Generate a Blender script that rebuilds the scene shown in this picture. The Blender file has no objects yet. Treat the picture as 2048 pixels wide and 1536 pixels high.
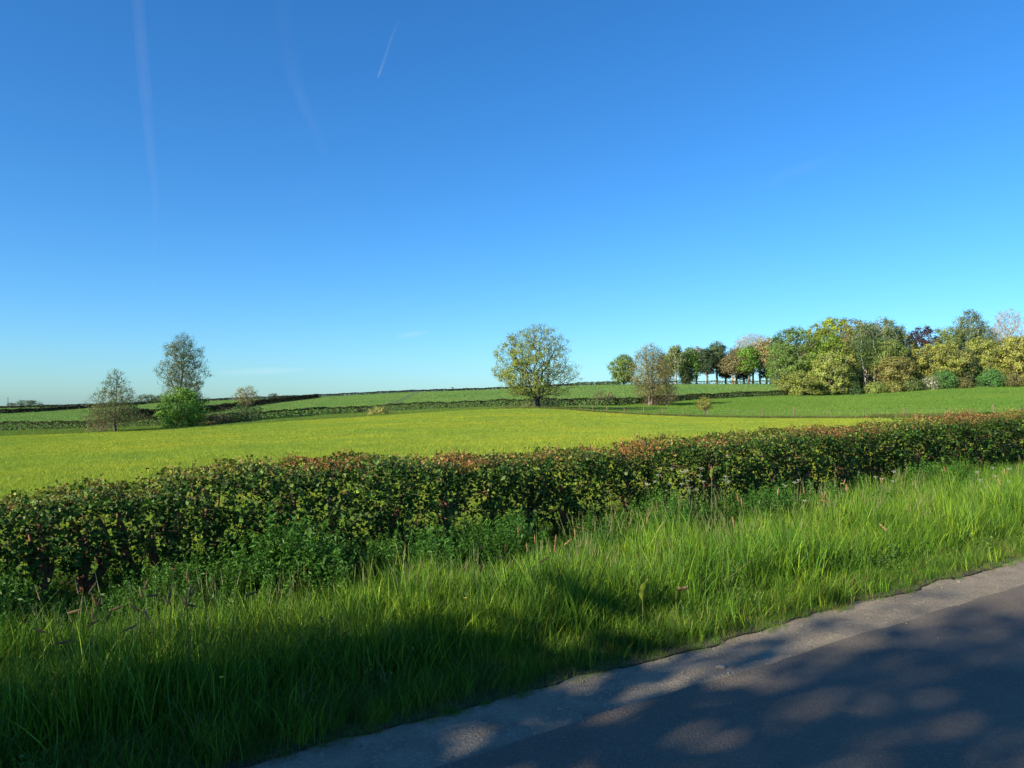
import bpy, math, random
import numpy as np
from mathutils import Vector, Matrix
PI = math.pi
random.seed(7)
rng = np.random.default_rng(11)
SC = bpy.context.scene
COL = SC.collection

# ------------------------------------------------------------------ camera, sky, sun
FPX = 1540.0
EYE = 1.65
PITCH = math.atan(38 / FPX)
cam = bpy.data.objects.new('camera', bpy.data.cameras.new('camera'))
COL.objects.link(cam)
cam.data.sensor_width = 36
cam.data.lens = 36 * FPX / 2048
cam.data.clip_start = 0.05
cam.data.clip_end = 300000
cam.location = (0, 0, EYE)
cam.rotation_euler = (PI / 2 + PITCH, 0, 0)
SC.camera = cam

SUN_AZ = -127.5      # clockwise from the view direction (+Y)
SUN_EL = 25.0
w = bpy.data.worlds.new('World'); SC.world = w; w.use_nodes = True
nt = w.node_tree; nt.nodes.clear()
sky = nt.nodes.new('ShaderNodeTexSky'); sky.sky_type = 'NISHITA'; sky.sun_disc = False
sky.sun_elevation = math.radians(SUN_EL); sky.sun_rotation = math.radians(SUN_AZ)
sky.altitude = 0; sky.air_density = 1.0; sky.dust_density = 0.4; sky.ozone_density = 4.0
hs = nt.nodes.new('ShaderNodeHueSaturation'); hs.inputs['Saturation'].default_value = 1.08
hs.inputs['Value'].default_value = 1.0
bg = nt.nodes.new('ShaderNodeBackground'); bg.inputs['Strength'].default_value = 0.093
wo = nt.nodes.new('ShaderNodeOutputWorld')
nt.links.new(sky.outputs[0], hs.inputs['Color'])
wb = nt.nodes.new('ShaderNodeMix'); wb.data_type = 'RGBA'; wb.blend_type = 'MULTIPLY'; wb.inputs[0].default_value = 1; wb.inputs[7].default_value = (0.56, 0.855, 1.09, 1)   # white balance of the sky
nt.links.new(hs.outputs[0], wb.inputs[6]); 
hs2 = nt.nodes.new('ShaderNodeHueSaturation'); hs2.inputs['Saturation'].default_value = 1.05
nt.links.new(wb.outputs[2], hs2.inputs['Color']); nt.links.new(hs2.outputs[0], bg.inputs[0])
nt.links.new(bg.outputs[0], wo.inputs[0])

sl = bpy.data.lights.new('sun', 'SUN'); sl.energy = 5.0; sl.angle = math.radians(0.53); sl.color = (1.0, 0.86, 0.64)
so = bpy.data.objects.new('sun', sl); COL.objects.link(so)
a, e = math.radians(SUN_AZ), math.radians(SUN_EL)
SUND = Vector((math.sin(a) * math.cos(e), math.cos(a) * math.cos(e), math.sin(e)))
so.rotation_euler = SUND.to_track_quat('Z', 'Y').to_euler()
so.location = (-20, -20, 30)
SC.view_settings.view_transform = 'Standard'; SC.view_settings.look = 'None'
SC.view_settings.exposure = 0.97; SC.view_settings.gamma = 1.0
SC.view_settings.use_curve_mapping = False
SC.cycles.max_bounces = 6; SC.cycles.transparent_max_bounces = 16
SC.cycles.diffuse_bounces = 3; SC.cycles.glossy_bounces = 2; SC.cycles.transmission_bounces = 4

# ------------------------------------------------------------------ placing helpers
RA = math.radians(56.4)
U = np.array([math.sin(RA), math.cos(RA)])            # along the road, away to the right
NV = np.array([-math.cos(RA), math.sin(RA)])          # across it, towards the hedge
cp, sp = math.cos(PITCH), math.sin(PITCH)

def P(px, py, d):
    x = (px - 1024) / FPX; up = -(py - 768) / FPX
    f2 = cp - sp * up; u2 = sp + cp * up
    return np.array([x * d / f2, d, EYE + u2 * d / f2])

def road(u, D):
    return u * U[0] + D * NV[0], u * U[1] + D * NV[1]

def sst(x, a, b):
    t = np.clip((x - a) / (b - a), 0, 1); return t * t * (3 - 2 * t)

def plane_z(x, y):
    u = x * U[0] + y * U[1]
    D = x * NV[0] + y * NV[1]
    return 0.013 * np.clip(u, -50, 90) + 0.05 * sst(D, 3.5, 4.6)

B1 = [(-700, 905, 100), (-250, 884, 105), (0, 873, 108), (250, 864, 112), (500, 849, 118), (750, 833, 122), (1000, 819, 122), (1100, 819, 120),
      (1200, 826, 116), (1400, 835, 105), (1700, 838, 90), (2048, 838, 76), (2500, 842, 66), (3200, 850, 60)]
B2 = [(-700, 888, 115), (-250, 875, 118), (0, 864, 122), (180, 858, 127), (350, 852, 130), (500, 840, 135), (750, 826, 140), (1000, 815, 142), (1120, 813, 146),
      (1200, 813, 150), (1300, 807, 163), (1400, 800, 182), (1550, 792, 200), (1700, 790, 204), (1840, 781, 204), (1940, 776, 204), (2048, 773, 204),
      (2500, 768, 204), (3200, 765, 204)]
B3 = [(-700, 840, 300), (-250, 822, 420), (0, 817, 450), (180, 812, 450), (300, 807, 450), (400, 803, 440), (635, 793, 425), (800, 786, 430), (1000, 780, 400), (1150, 773, 380),
      (1250, 770, 340), (1400, 769, 320), (1550, 769, 305), (1700, 768, 300), (1900, 764, 300), (2300, 760, 300), (3200, 758, 300)]
DIAG = [(228, 842, 150), (325, 836, 170), (410, 826, 225), (535, 808, 310), (635, 796, 415)]
LEFTH = [(-300, 834, 235), (0, 828, 250), (90, 823, 290), (181, 816, 360), (290, 809, 440)]

ctrl = []
for L in (B1, B2, B3, DIAG, LEFTH):
    for c in L: ctrl.append(P(*c))
for c in ((0, 905, 55), (500, 885, 52), (1024, 868, 50), (1400, 866, 48), (1800, 872, 40), (700, 812, 190), (900, 803, 210), (1000, 800, 220),
          (600, 822, 190), (1450, 785, 240), (1300, 790, 230), (1024, 838, 85), (600, 858, 85), (1600, 815, 140), (1850, 808, 130),
          (2048, 803, 125), (1400, 818, 140)):
    ctrl.append(P(*c))
for u_, D_ in ((-14, 9), (0, 9), (10, 9), (22, 10), (40, 12), (70, 14), (0, 14), (12, 16), (-14, 16), (30, 20)):
    x, y = road(u_, D_); ctrl.append(np.array([x, y, plane_z(x, y)]))
for az in range(-80, 81, 16):
    for r, z in ((700, -1.0 if az < 0 else 3.0), (1500, -6), (6000, -22)):
        ctrl.append(np.array([r * math.sin(math.radians(az)), r * math.cos(math.radians(az)), z]))
ctrl = np.array(ctrl)

def lp(x, y):
    r = np.hypot(x, y) + 1e-6
    return np.stack([np.arctan2(x, y) * 2.0, np.log(r / 6)], -1)
CQ = lp(ctrl[:, 0], ctrl[:, 1])
def phi(r2): return 0.5 * r2 * np.log(r2 + 1e-12)
n_ = len(CQ)
K = phi(((CQ[:, None] - CQ[None]) ** 2).sum(-1)) + np.eye(n_) * 1e-3
Pm = np.hstack([np.ones((n_, 1)), CQ])
M_ = np.block([[K, Pm], [Pm.T, np.zeros((3, 3))]])
sol = np.linalg.lstsq(M_, np.concatenate([ctrl[:, 2], np.zeros(3)]), rcond=None)[0]

def H(x, y):
    x = np.asarray(x, float); y = np.asarray(y, float)
    sh = x.shape; x = x.ravel(); y = y.ravel()
    q = lp(x, y); z = np.empty(len(x))
    for i in range(0, len(x), 40000):
        s = slice(i, i + 40000)
        z[s] = phi(((q[s, None] - CQ[None]) ** 2).sum(-1)) @ sol[:n_] + sol[n_] + q[s] @ sol[n_ + 1:]
    D = x * NV[0] + y * NV[1]
    pz = plane_z(x, y)
    t = sst(D, 8, 18) * sst(np.cos(np.arctan2(x, y)), 0.05, 0.3)
    return (pz * (1 - t) + z * t).reshape(sh)

def Hs(x, y): return float(H(np.array([x]), np.array([y]))[0])
def onpix(px, d):                       # ground point seen in that column at that distance ahead
    x = (px - 1024) / FPX * d
    return x, d, Hs(x, d)

# ------------------------------------------------------------------ materials
def mat(name): 
    m = bpy.data.materials.new(name); m.use_nodes = True
    t = m.node_tree; t.nodes.clear()
    o = t.nodes.new('ShaderNodeOutputMaterial')
    return m, t, o
def N(t, k, **kw):
    n = t.nodes.new(k)
    for a_, b_ in kw.items(): setattr(n, a_, b_)
    return n
def noise(t, vec, scale, detail=3, rough=0.55, dist=0.0):
    n = N(t, 'ShaderNodeTexNoise'); n.inputs['Scale'].default_value = scale; n.inputs['Detail'].default_value = detail
    n.inputs['Roughness'].default_value = rough; n.inputs['Distortion'].default_value = dist
    t.links.new(vec, n.inputs['Vector']); return n
def ramp(t, fac, stops):
    r = N(t, 'ShaderNodeValToRGB'); el = r.color_ramp.elements
    el[0].position, el[0].color = stops[0][0], (*stops[0][1], 1)
    el[1].position, el[1].color = stops[-1][0], (*stops[-1][1], 1)
    for p_, c_ in stops[1:-1]:
        q = el.new(p_); q.color = (*c_, 1)
    t.links.new(fac, r.inputs[0]); return r
def mixc(t, fac, a_, b_, mode='MIX'):
    m = N(t, 'ShaderNodeMix', data_type='RGBA', blend_type=mode)
    if isinstance(fac, (int, float)): m.inputs[0].default_value = fac
    else: t.links.new(fac, m.inputs[0])
    for k, v in ((6, a_), (7, b_)):
        if isinstance(v, tuple): m.inputs[k].default_value = (*v, 1)
        else: t.links.new(v, m.inputs[k])
    return m.outputs[2]
def maprange(t, v, a0, a1, b0, b1):
    m = N(t, 'ShaderNodeMapRange'); t.links.new(v, m.inputs[0])
    for i, q in enumerate((a0, a1, b0, b1)): m.inputs[i + 1].default_value = q
    return m.outputs[0]
def math_(t, op, a_, b_=None):
    m = N(t, 'ShaderNodeMath', operation=op)
    for i, v in enumerate((a_, b_)):
        if v is None: continue
        if isinstance(v, (int, float)): m.inputs[i].default_value = v
        else: t.links.new(v, m.inputs[i])
    return m.outputs[0]

def leaf_mat(name, trans=0.3, rough=0.5, spec=0.3, patch=None, gain=1.0, tcol=(1.15, 1.25, 0.55)):
    """base colour = each leaf's own colour (attribute), varied a little from plant to plant"""
    m, t, o = mat(name)
    at = N(t, 'ShaderNodeAttribute', attribute_name='tint')
    geo = N(t, 'ShaderNodeNewGeometry')
    col = at.outputs['Color']
    if patch:
        for sc_, c0, c1 in patch:
            nn = noise(t, geo.outputs['Position'], sc_, 3)
            r = ramp(t, nn.outputs[0], [(0.32, c0), (0.68, c1)])
            col = mixc(t, 1.0, col, r.outputs[0], 'MULTIPLY')
    pb = N(t, 'ShaderNodeBsdfPrincipled'); pb.inputs['Roughness'].default_value = rough
    pb.inputs['Specular IOR Level'].default_value = spec
    tr = N(t, 'ShaderNodeBsdfTranslucent')
    t.links.new(col, pb.inputs['Base Color'])
    t.links.new(mixc(t, 1.0, col, tcol, 'MULTIPLY'), tr.inputs[0])
    mx = N(t, 'ShaderNodeMixShader'); mx.inputs[0].default_value = trans
    t.links.new(pb.outputs[0], mx.inputs[1]); t.links.new(tr.outputs[0], mx.inputs[2])
    t.links.new(mx.outputs[0], o.inputs[0]); return m

def bark_mat(name, c0, c1, scale=6):
    m, t, o = mat(name)
    g = N(t, 'ShaderNodeNewGeometry')
    n = noise(t, g.outputs['Position'], scale, 4)
    r = ramp(t, n.outputs[0], [(0.3, c0), (0.7, c1)])
    pb = N(t, 'ShaderNodeBsdfPrincipled'); pb.inputs['Roughness'].default_value = 0.85
    t.links.new(r.outputs[0], pb.inputs['Base Color'])
    b = N(t, 'ShaderNodeBump'); b.inputs['Strength'].default_value = 0.6; b.inputs['Distance'].default_value = 0.02
    t.links.new(n.outputs[0], b.inputs['Height']); t.links.new(b.outputs[0], pb.inputs['Normal'])
    t.links.new(pb.outputs[0], o.inputs[0]); return m

def plain_mat(name, c, rough=0.7):
    m, t, o = mat(name)
    g = N(t, 'ShaderNodeNewGeometry'); n = noise(t, g.outputs['Position'], 30, 2)
    r = ramp(t, n.outputs[0], [(0.3, tuple(0.8 * v for v in c)), (0.7, tuple(min(1, 1.15 * v) for v in c))])
    pb = N(t, 'ShaderNodeBsdfPrincipled'); pb.inputs['Roughness'].default_value = rough
    t.links.new(r.outputs[0], pb.inputs['Base Color']); t.links.new(pb.outputs[0], o.inputs[0]); return m

M_foliage = leaf_mat('tree_foliage', 0.28, 0.55, 0.2)
M_hedge = leaf_mat('hedge_leaves', 0.22, 0.48, 0.22, tcol=(1.2, 1.35, 0.5))
M_grass = leaf_mat('verge_grass', 0.24, 0.5, 0.22, patch=[(1.3, (0.75, 0.85, 0.8), (1.2, 1.1, 1.0))])
M_crop = leaf_mat('young_crop', 0.3, 0.7, 0.1, patch=[(0.05, (0.74, 0.90, 1.0), (1.15, 1.03, 0.9)), (0.22, (0.86, 0.9, 1.0), (1.1, 1.05, 1.0)), (0.9, (0.82, 0.88, 1.0), (1.15, 1.08, 1.0))])
M_past = leaf_mat('pasture_grass', 0.3, 0.7, 0.1, patch=[(0.03, (0.85, 0.95, 0.9), (1.12, 1.04, 1.0)), (0.4, (0.85, 0.9, 0.95), (1.12, 1.06, 1.0))])
M_bark = bark_mat('tree_bark', (0.09, 0.075, 0.06), (0.20, 0.17, 0.13), 3)
M_darkbark = bark_mat('dark_bark', (0.035, 0.03, 0.025), (0.09, 0.078, 0.06), 3)
M_birch = bark_mat('birch_bark', (0.22, 0.2, 0.17), (0.5, 0.47, 0.42), 2)
M_palebark = bark_mat('pale_twigs', (0.26, 0.22, 0.16), (0.42, 0.37, 0.29), 2)
M_stem = bark_mat('hedge_stem_bark', (0.16, 0.085, 0.045), (0.36, 0.21, 0.12), 22)
M_twig = bark_mat('hedge_twig_bark', (0.10, 0.06, 0.04), (0.20, 0.13, 0.08), 30)
M_post = bark_mat('fence_timber', (0.10, 0.06, 0.035), (0.22, 0.15, 0.10), 6)
M_wire = plain_mat('fence_wire', (0.25, 0.24, 0.22), 0.5)
M_steel = plain_mat('grey_steel', (0.08, 0.08, 0.085), 0.5)
M_stone = bark_mat('stone', (0.12, 0.11, 0.09), (0.32, 0.29, 0.24), 40)

def field_mat(name, c0, c1, streak, tram=None, fine=6.0):
    m, t, o = mat(name)
    g = N(t, 'ShaderNodeNewGeometry'); pos = g.outputs['Position']
    big = noise(t, pos, 0.03, 3); col = ramp(t, big.outputs[0], [(0.3, c0), (0.7, c1)]).outputs[0]
    mp = N(t, 'ShaderNodeMapping'); mp.inputs['Rotation'].default_value = (0, 0, streak[0]); mp.inputs['Scale'].default_value = (1, streak[1], 1)
    t.links.new(pos, mp.inputs[0])
    s = noise(t, mp.outputs[0], streak[2], 4); r = ramp(t, s.outputs[0], [(0.35, (0.72, 0.78, 0.8)), (0.65, (1.16, 1.12, 1.05))])
    col = mixc(t, 1.0, col, r.outputs[0], 'MULTIPLY')
    f = noise(t, pos, fine, 4); r2 = ramp(t, f.outputs[0], [(0.35, (0.7, 0.74, 0.7)), (0.65, (1.2, 1.18, 1.1))])
    col = mixc(t, 1.0, col, r2.outputs[0], 'MULTIPLY')
    if tram:                                   # wheel tracks left in the crop: bare soil shows
        for (x0, y0, x1, y1, wd) in tram:
            dx, dy = x1 - x0, y1 - y0; L = math.hypot(dx, dy); nx, ny = -dy / L, dx / L
            sx = N(t, 'ShaderNodeSeparateXYZ'); t.links.new(pos, sx.inputs[0])
            d = math_(t, 'ADD', math_(t, 'MULTIPLY', math_(t, 'SUBTRACT', sx.outputs[0], x0), nx), math_(t, 'MULTIPLY', math_(t, 'SUBTRACT', sx.outputs[1], y0), ny))
            al = math_(t, 'ADD', math_(t, 'MULTIPLY', math_(t, 'SUBTRACT', sx.outputs[0], x0), dx / L), math_(t, 'MULTIPLY', math_(t, 'SUBTRACT', sx.outputs[1], y0), dy / L))
            k = maprange(t, math_(t, 'ABSOLUTE', d), wd * 0.5, wd, 1, 0)
            k = math_(t, 'MULTIPLY', k, maprange(t, al, -8, 8, 0, 1))
            k = math_(t, 'MULTIPLY', k, maprange(t, al, L - 15, L + 15, 1, 0))
            k = math_(t, 'MULTIPLY', k, 0.75)
            col = mixc(t, k, col, (0.035, 0.05, 0.02))
    pb = N(t, 'ShaderNodeBsdfPrincipled'); pb.inputs['Roughness'].default_value = 0.95; pb.inputs['Specular IOR Level'].default_value = 0.1
    t.links.new(col, pb.inputs['Base Color'])
    b = N(t, 'ShaderNodeBump'); b.inputs['Strength'].default_value = 1.0; b.inputs['Distance'].default_value = 0.25
    t.links.new(f.outputs[0], b.inputs['Height']); t.links.new(b.outputs[0], pb.inputs['Normal'])
    t.links.new(pb.outputs[0], o.inputs[0]); return m

# ------------------------------------------------------------------ mesh helpers
def mesh_np(name, V, F, m, colors=None, smooth=False):
    """V: (n,3), F: (k,3|4) ints or list of such arrays; colors: (n,3) per vertex"""
    me = bpy.data.meshes.new(name)
    Fs = F if isinstance(F, list) else [F]
    Fs = [f for f in Fs if len(f)]
    V = np.asarray(V, np.float32)
    me.vertices.add(len(V)); me.vertices.foreach_set('co', V.ravel())
    li = np.concatenate([f.ravel() for f in Fs]).astype(np.int32)
    tot = np.concatenate([np.full(len(f), f.shape[1]) for f in Fs]).astype(np.int32)
    st = np.concatenate([[0], np.cumsum(tot)[:-1]]).astype(np.int32)
    me.loops.add(len(li)); me.loops.foreach_set('vertex_index', li)
    me.polygons.add(len(tot)); me.polygons.foreach_set('loop_start', st)
    if smooth: me.polygons.foreach_set('use_smooth', np.ones(len(tot), bool))
    me.update(calc_edges=True)
    if colors is not None:
        ca = me.color_attributes.new('tint', 'FLOAT_COLOR', 'POINT')
        c4 = np.ones((len(V), 4), np.float32); c4[:, :3] = colors
        ca.data.foreach_set('color', c4.ravel())
    if m: me.materials.append(m)
    return me
def link(name, me, parent=None, loc=None):
    o = bpy.data.objects.new(name, me); COL.objects.link(o)
    if parent: o.parent = parent
    if loc is not None: o.location = loc
    return o
def tag(o, label=None, cat=None, group=None, kind=None):
    for k, v in (('label', label), ('category', cat), ('group', group), ('kind', kind)):
        if v: o[k] = v
    return o
def empty(name, loc, rz=0):
    o = bpy.data.objects.new(name, None); COL.objects.link(o); o.location = loc; o.rotation_euler[2] = rz
    o.empty_display_size = 0.2; return o

def tubes(A, B, ra, rb, k=4):
    """tapered prisms from A to B"""
    A = np.asarray(A, float); B = np.asarray(B, float); n = len(A)
    d = B - A; L = np.linalg.norm(d, axis=1, keepdims=True) + 1e-9; d = d / L
    ref = np.where(np.abs(d[:, 2:3]) > 0.9, np.array([[1., 0, 0]]), np.array([[0, 0, 1.]]))
    x = np.cross(d, ref); x /= np.linalg.norm(x, axis=1, keepdims=True) + 1e-9; y = np.cross(d, x)
    ang = np.arange(k) * 2 * PI / k
    ring = np.cos(ang)[None, :, None] * x[:, None] + np.sin(ang)[None, :, None] * y[:, None]
    V = np.concatenate([A[:, None] + ring * np.asarray(ra)[:, None, None], B[:, None] + ring * np.asarray(rb)[:, None, None]], 1)
    base = (np.arange(n) * 2 * k)[:, None]
    F = np.concatenate([np.stack([base[:, 0] + i, base[:, 0] + (i + 1) % k, base[:, 0] + k + (i + 1) % k, base[:, 0] + k + i], 1) for i in range(k)])
    return V.reshape(-1, 3), F

def path_tube(pts, rad, k=6):
    pts = np.asarray(pts, float); n = len(pts)
    V = []
    for i in range(n):
        d = pts[min(i + 1, n - 1)] - pts[max(i - 1, 0)]; d = d / (np.linalg.norm(d) + 1e-9)
        ref = np.array([1., 0, 0]) if abs(d[2]) > 0.9 else np.array([0, 0, 1.])
        x = np.cross(d, ref); x /= np.linalg.norm(x); y = np.cross(d, x)
        for j in range(k):
            a_ = 2 * PI * j / k; V.append(pts[i] + rad[i] * (math.cos(a_) * x + math.sin(a_) * y))
    F = [[i * k + j, i * k + (j + 1) % k, (i + 1) * k + (j + 1) % k, (i + 1) * k + j] for i in range(n - 1) for j in range(k)]
    F.append; V = np.array(V)
    c0 = len(V); V = np.vstack([V, pts[0], pts[-1]])
    T = [[c0, (j + 1) % k, j] for j in range(k)] + [[c0 + 1, (n - 1) * k + j, (n - 1) * k + (j + 1) % k] for j in range(k)]
    return V, [np.array(F), np.array(T)]

def rand_unit(n, g=None):
    g = g or rng
    v = g.normal(size=(n, 3)); return v / np.linalg.norm(v, axis=1, keepdims=True)

def leaf_quads(C, size, nrm_bias=None, aspect=0.6, g=None, flat=0.0, up=None):
    """diamond leaves, folded once along the midrib"""
    g = g or rng; n = len(C)
    nm = rand_unit(n, g)
    if nrm_bias is not None: nm = nm + nrm_bias
    nm = nm / (np.linalg.norm(nm, axis=1, keepdims=True) + 1e-9)
    t = rand_unit(n, g)
    if up is not None: t = t + up
    t = t - nm * (t * nm).sum(1, keepdims=True); t /= np.linalg.norm(t, axis=1, keepdims=True) + 1e-9
    b = np.cross(nm, t)
    s = (size * g.uniform(0.65, 1.35, n))[:, None] if np.isscalar(size) else size[:, None]
    V = np.stack([C - t * s * 0.5, C + b * s * aspect * 0.5 - nm * s * flat + t * s * 0.05, C + t * s * 0.5, C - b * s * aspect * 0.5 - nm * s * flat + t * s * 0.05], 1)
    i = np.arange(n)[:, None] * 4
    F = np.concatenate([i + np.array([[0, 1, 2]]), i + np.array([[0, 2, 3]])]) if flat else i + np.array([[0, 1, 2, 3]])
    return V.reshape(-1, 3), F

def tints(n, c, var=0.25, hue=0.12, g=None, c2=None, mix=0.0):
    g = g or rng
    c = np.array(c)[None]
    k = np.exp(g.normal(0, var, (n, 1)))
    out = c * k * np.exp(g.normal(0, hue, (n, 3)) * np.array([[1, 0.4, 1]]))
    if c2 is not None:
        s = g.random(n) < mix; out[s] = np.array(c2)[None] * k[s]
    return np.clip(out, 0.004, 0.85)

# ------------------------------------------------------------------ trees
def profile(kind, t):
    if kind == 'round': return np.sqrt(np.clip(1 - (2 * t - 1) ** 2, 0, 1))
    if kind == 'dome': return np.where(t < 0.35, 0.72 + 0.28 * np.sin(t / 0.35 * PI / 2), np.sqrt(np.clip(1 - ((t - 0.35) / 0.65) ** 2, 0, 1)))
    if kind == 'cone': return np.clip(np.where(t < 0.18, 0.75 + t / 0.18 * 0.25, 1.0 * (1 - (t - 0.18) / 0.82) ** 0.75), 0.02, 1)
    if kind == 'column': return np.clip(np.where(t < 0.3, 0.85 + 0.5 * t, 1.0 * (1 - ((t - 0.3) / 0.7) ** 4.0)), 0.05, 1)
    if kind == 'bush': return np.where(t < 0.3, 0.88 + 0.12 * t / 0.3, np.sqrt(np.clip(1 - ((t - 0.3) / 0.7) ** 2, 0, 1)))
    if kind == 'vase': return np.clip(np.where(t < 0.6, 0.25 + 0.75 * (t / 0.6), np.sqrt(np.clip(1 - ((t - 0.6) / 0.4) ** 2, 0, 1))), 0.05, 1)

def tree_data(seed, height, width, crown0=0.25, kind='round', nodes=400, leaves=5000, lsize=0.35, lcol=(0.1, 0.12, 0.03), c2=None, c2mix=0.0,
              trunk_r=None, stems=1, spread=0.45, droop=0.0, shell=0.5, twig_r=0.015, alpha=0.35, lumps=0.2, side=None, barkm=None, var=0.13,
              lower_fill=True, aspect=0.65, bias=1.0):
    g = np.random.default_rng(seed)
    R = width / 2; z0 = height * crown0
    # crown attractors
    n = nodes
    t = g.random(n * 4); pr = profile(kind, t); keep = g.random(n * 4) < pr ** 1.6; t = t[keep][:n]; pr = profile(kind, t); n = len(t)
    ang = g.random(n) * 2 * PI
    ph = g.random(6) * 6.28
    lump = 1 + lumps * (np.sin(3 * ang + ph[0] + 5 * t) * 0.5 + np.sin(5 * ang + ph[1] - 9 * t) * 0.5 + 0.5 * np.sin(2 * ang + ph[2] + 13 * t))
    rr = R * pr * lump * 0.93 * g.random(n) ** shell
    pts = np.stack([rr * np.cos(ang), rr * np.sin(ang), z0 + (height - z0) * (0.02 + 0.96 * t)], 1)
    # trunk(s)
    nod = []; par = []; plen = []
    for s in range(stems):
        a0 = 2 * PI * s / max(stems, 1) + ph[3]; lean = 0.0 if stems == 1 else 0.16 * R
        top = height * (0.82 if kind in ('cone', 'column') else max(crown0 + 0.30, 0.45))
        k = 8
        for i in range(k):
            f = i / (k - 1)
            wob = 0.012 * height * math.sin(f * 5 + ph[4] + s)
            x = (0.25 * lean + lean * f ** 1.2) * math.cos(a0) + (wob if i else 0); y = (0.25 * lean + lean * f ** 1.2) * math.sin(a0) + (wob if i else 0) * 0.5
            nod.append((x, y, f * top)); par.append(len(nod) - 2 if i else -1)
            plen.append(f * top)
    nn = len(nod); tot = nn + n
    X = np.zeros((tot, 3)); X[:nn] = nod; PL = np.zeros(tot); PL[:nn] = plen; par = par + [0] * n
    ctr = np.array([0, 0, z0 * 0.9])
    order = np.argsort(np.linalg.norm((pts - ctr) * np.array([1, 1, 0.6]), axis=1))
    first = 1 if crown0 < 0.12 else 2
    mask_ok = np.ones(tot, bool); 
    for s in range(stems): mask_ok[s * 8:s * 8 + first] = False
    c = nn
    for i in order:
        p = pts[i]; d = X[:c] - p; dist = np.sqrt((d * d).sum(1))
        cost = dist * 1.0 + alpha * PL[:c] + 1.2 * np.maximum(0, d[:, 2] + 0.25 * dist)
        cost[~mask_ok[:c]] = 1e9
        j = int(np.argmin(cost)); X[c] = p; par[c] = j; PL[c] = PL[j] + dist[j]; c += 1
    par = np.array(par)
    cnt = np.ones(tot); has = np.zeros(tot, bool)
    for i in range(tot - 1, -1, -1):
        if par[i] >= 0 and i >= nn: cnt[par[i]] += cnt[i]; has[par[i]] = True
    for i in range(nn - 1, -1, -1):
        if par[i] >= 0: cnt[par[i]] += cnt[i]
    TR = trunk_r or height * 0.028
    rad = np.maximum(TR * (cnt / cnt[0]) ** 0.5, twig_r)
    ii = np.where(par >= 0)[0]
    A, B = X[par[ii]], X[ii]; ra = np.minimum(rad[par[ii]], rad[ii] * 1.5); rb = rad[ii].copy()
    tr = ii < nn
    ra[tr] = rad[par[ii[tr]]]
    ra[tr & (par[ii] % 8 == 0)] *= 1.25
    mid = (A + B) / 2 + g.normal(0, 0.05, A.shape) * np.linalg.norm(B - A, axis=1, keepdims=True)
    Vt, Ft = tubes(np.vstack([A, mid]), np.vstack([mid, B]), np.concatenate([ra, (ra + rb) / 2]), np.concatenate([(ra + rb) / 2, rb]), 4)
    # a buried foot so that the tree stands in the ground
    ft = [k_ * 8 for k_ in range(stems)]
    Vf, Ff = tubes(X[ft] - np.array([[0, 0, 0.5]]), X[ft], rad[ft] * 1.7, rad[ft] * 1.25, 6)
    Ff = Ff + len(Vt); Vt = np.vstack([Vt, Vf]); Ft = np.vstack([Ft, Ff])
    # leaves round the outer nodes
    tips = np.where(~has & (np.arange(tot) >= nn))[0]
    outer = np.where((np.arange(tot) >= nn))[0]
    w_ = np.where(has[outer], 0.4, 1.0) * g.uniform(0.1, 1.0, len(outer)) ** 2.0
    if side is not None:     # one side in fuller leaf
        w_ *= np.clip(1 + side[1] * (X[outer] @ np.array(side[0])) / R, 0.08, 3)
    pick = g.choice(outer, leaves, p=w_ / w_.sum())
    C = X[pick] + g.normal(0, spread, (leaves, 3)) * np.array([1, 1, 0.8])
    if droop: C[:, 2] -= g.exponential(droop, leaves)
    lo = 0.15; C[:, 2] = np.maximum(C[:, 2], lo * g.random(leaves))
    cc = np.array([0, 0, (z0 + height) * 0.5]); out = (C - cc) / np.array([R, R, (height - z0) * 0.5 + .1]); out /= np.linalg.norm(out, axis=1, keepdims=True) + 1e-6
    loc_out = C - X[pick]; loc_out /= np.linalg.norm(loc_out, axis=1, keepdims=True) + 1e-6
    up = np.tile(np.array([[0, 0, -1.2]]), (leaves, 1)) if droop else None
    V, F = leaf_quads(C, lsize, out * 0.9 * bias + loc_out * 1.1 + np.array([[0, 0, 0.3]]), aspect=aspect, g=g, up=up)
    # colour differs bough by bough
    bc = np.exp(g.normal(0, 0.2, tot))[pick][:, None]
    col = tints(leaves, lcol, var, 0.10, g, c2, c2mix) * bc * 1.7
    crown = mesh_np('crown', V, F, M_foliage, np.repeat(np.clip(col, 0.004, 0.6), 4, 0))
    trunk = mesh_np('trunk', Vt, Ft, barkm or M_bark, smooth=True)
    return trunk, crown

def place_tree(name, label, cat, data, loc, rz=0, s=(1, 1, 1), group=None):
    r = empty(name, loc, rz); r.scale = s
    tag(r, label, cat, group)
    link('trunk', data[0], r); link('crown', data[1], r)
    return r

def tree_at(name, label, cat, px, top_py, wpx, d, seed, group=None, base_dz=0.0, **kw):
    x, y, z = onpix(px, d); z += base_dz
    top = P(px, top_py, d)[2]; h = top - z
    wd = wpx * d / FPX
    return place_tree(name, label, cat, tree_data(seed, h, wd, **kw), (x, y, z), 0, group=group)

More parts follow.
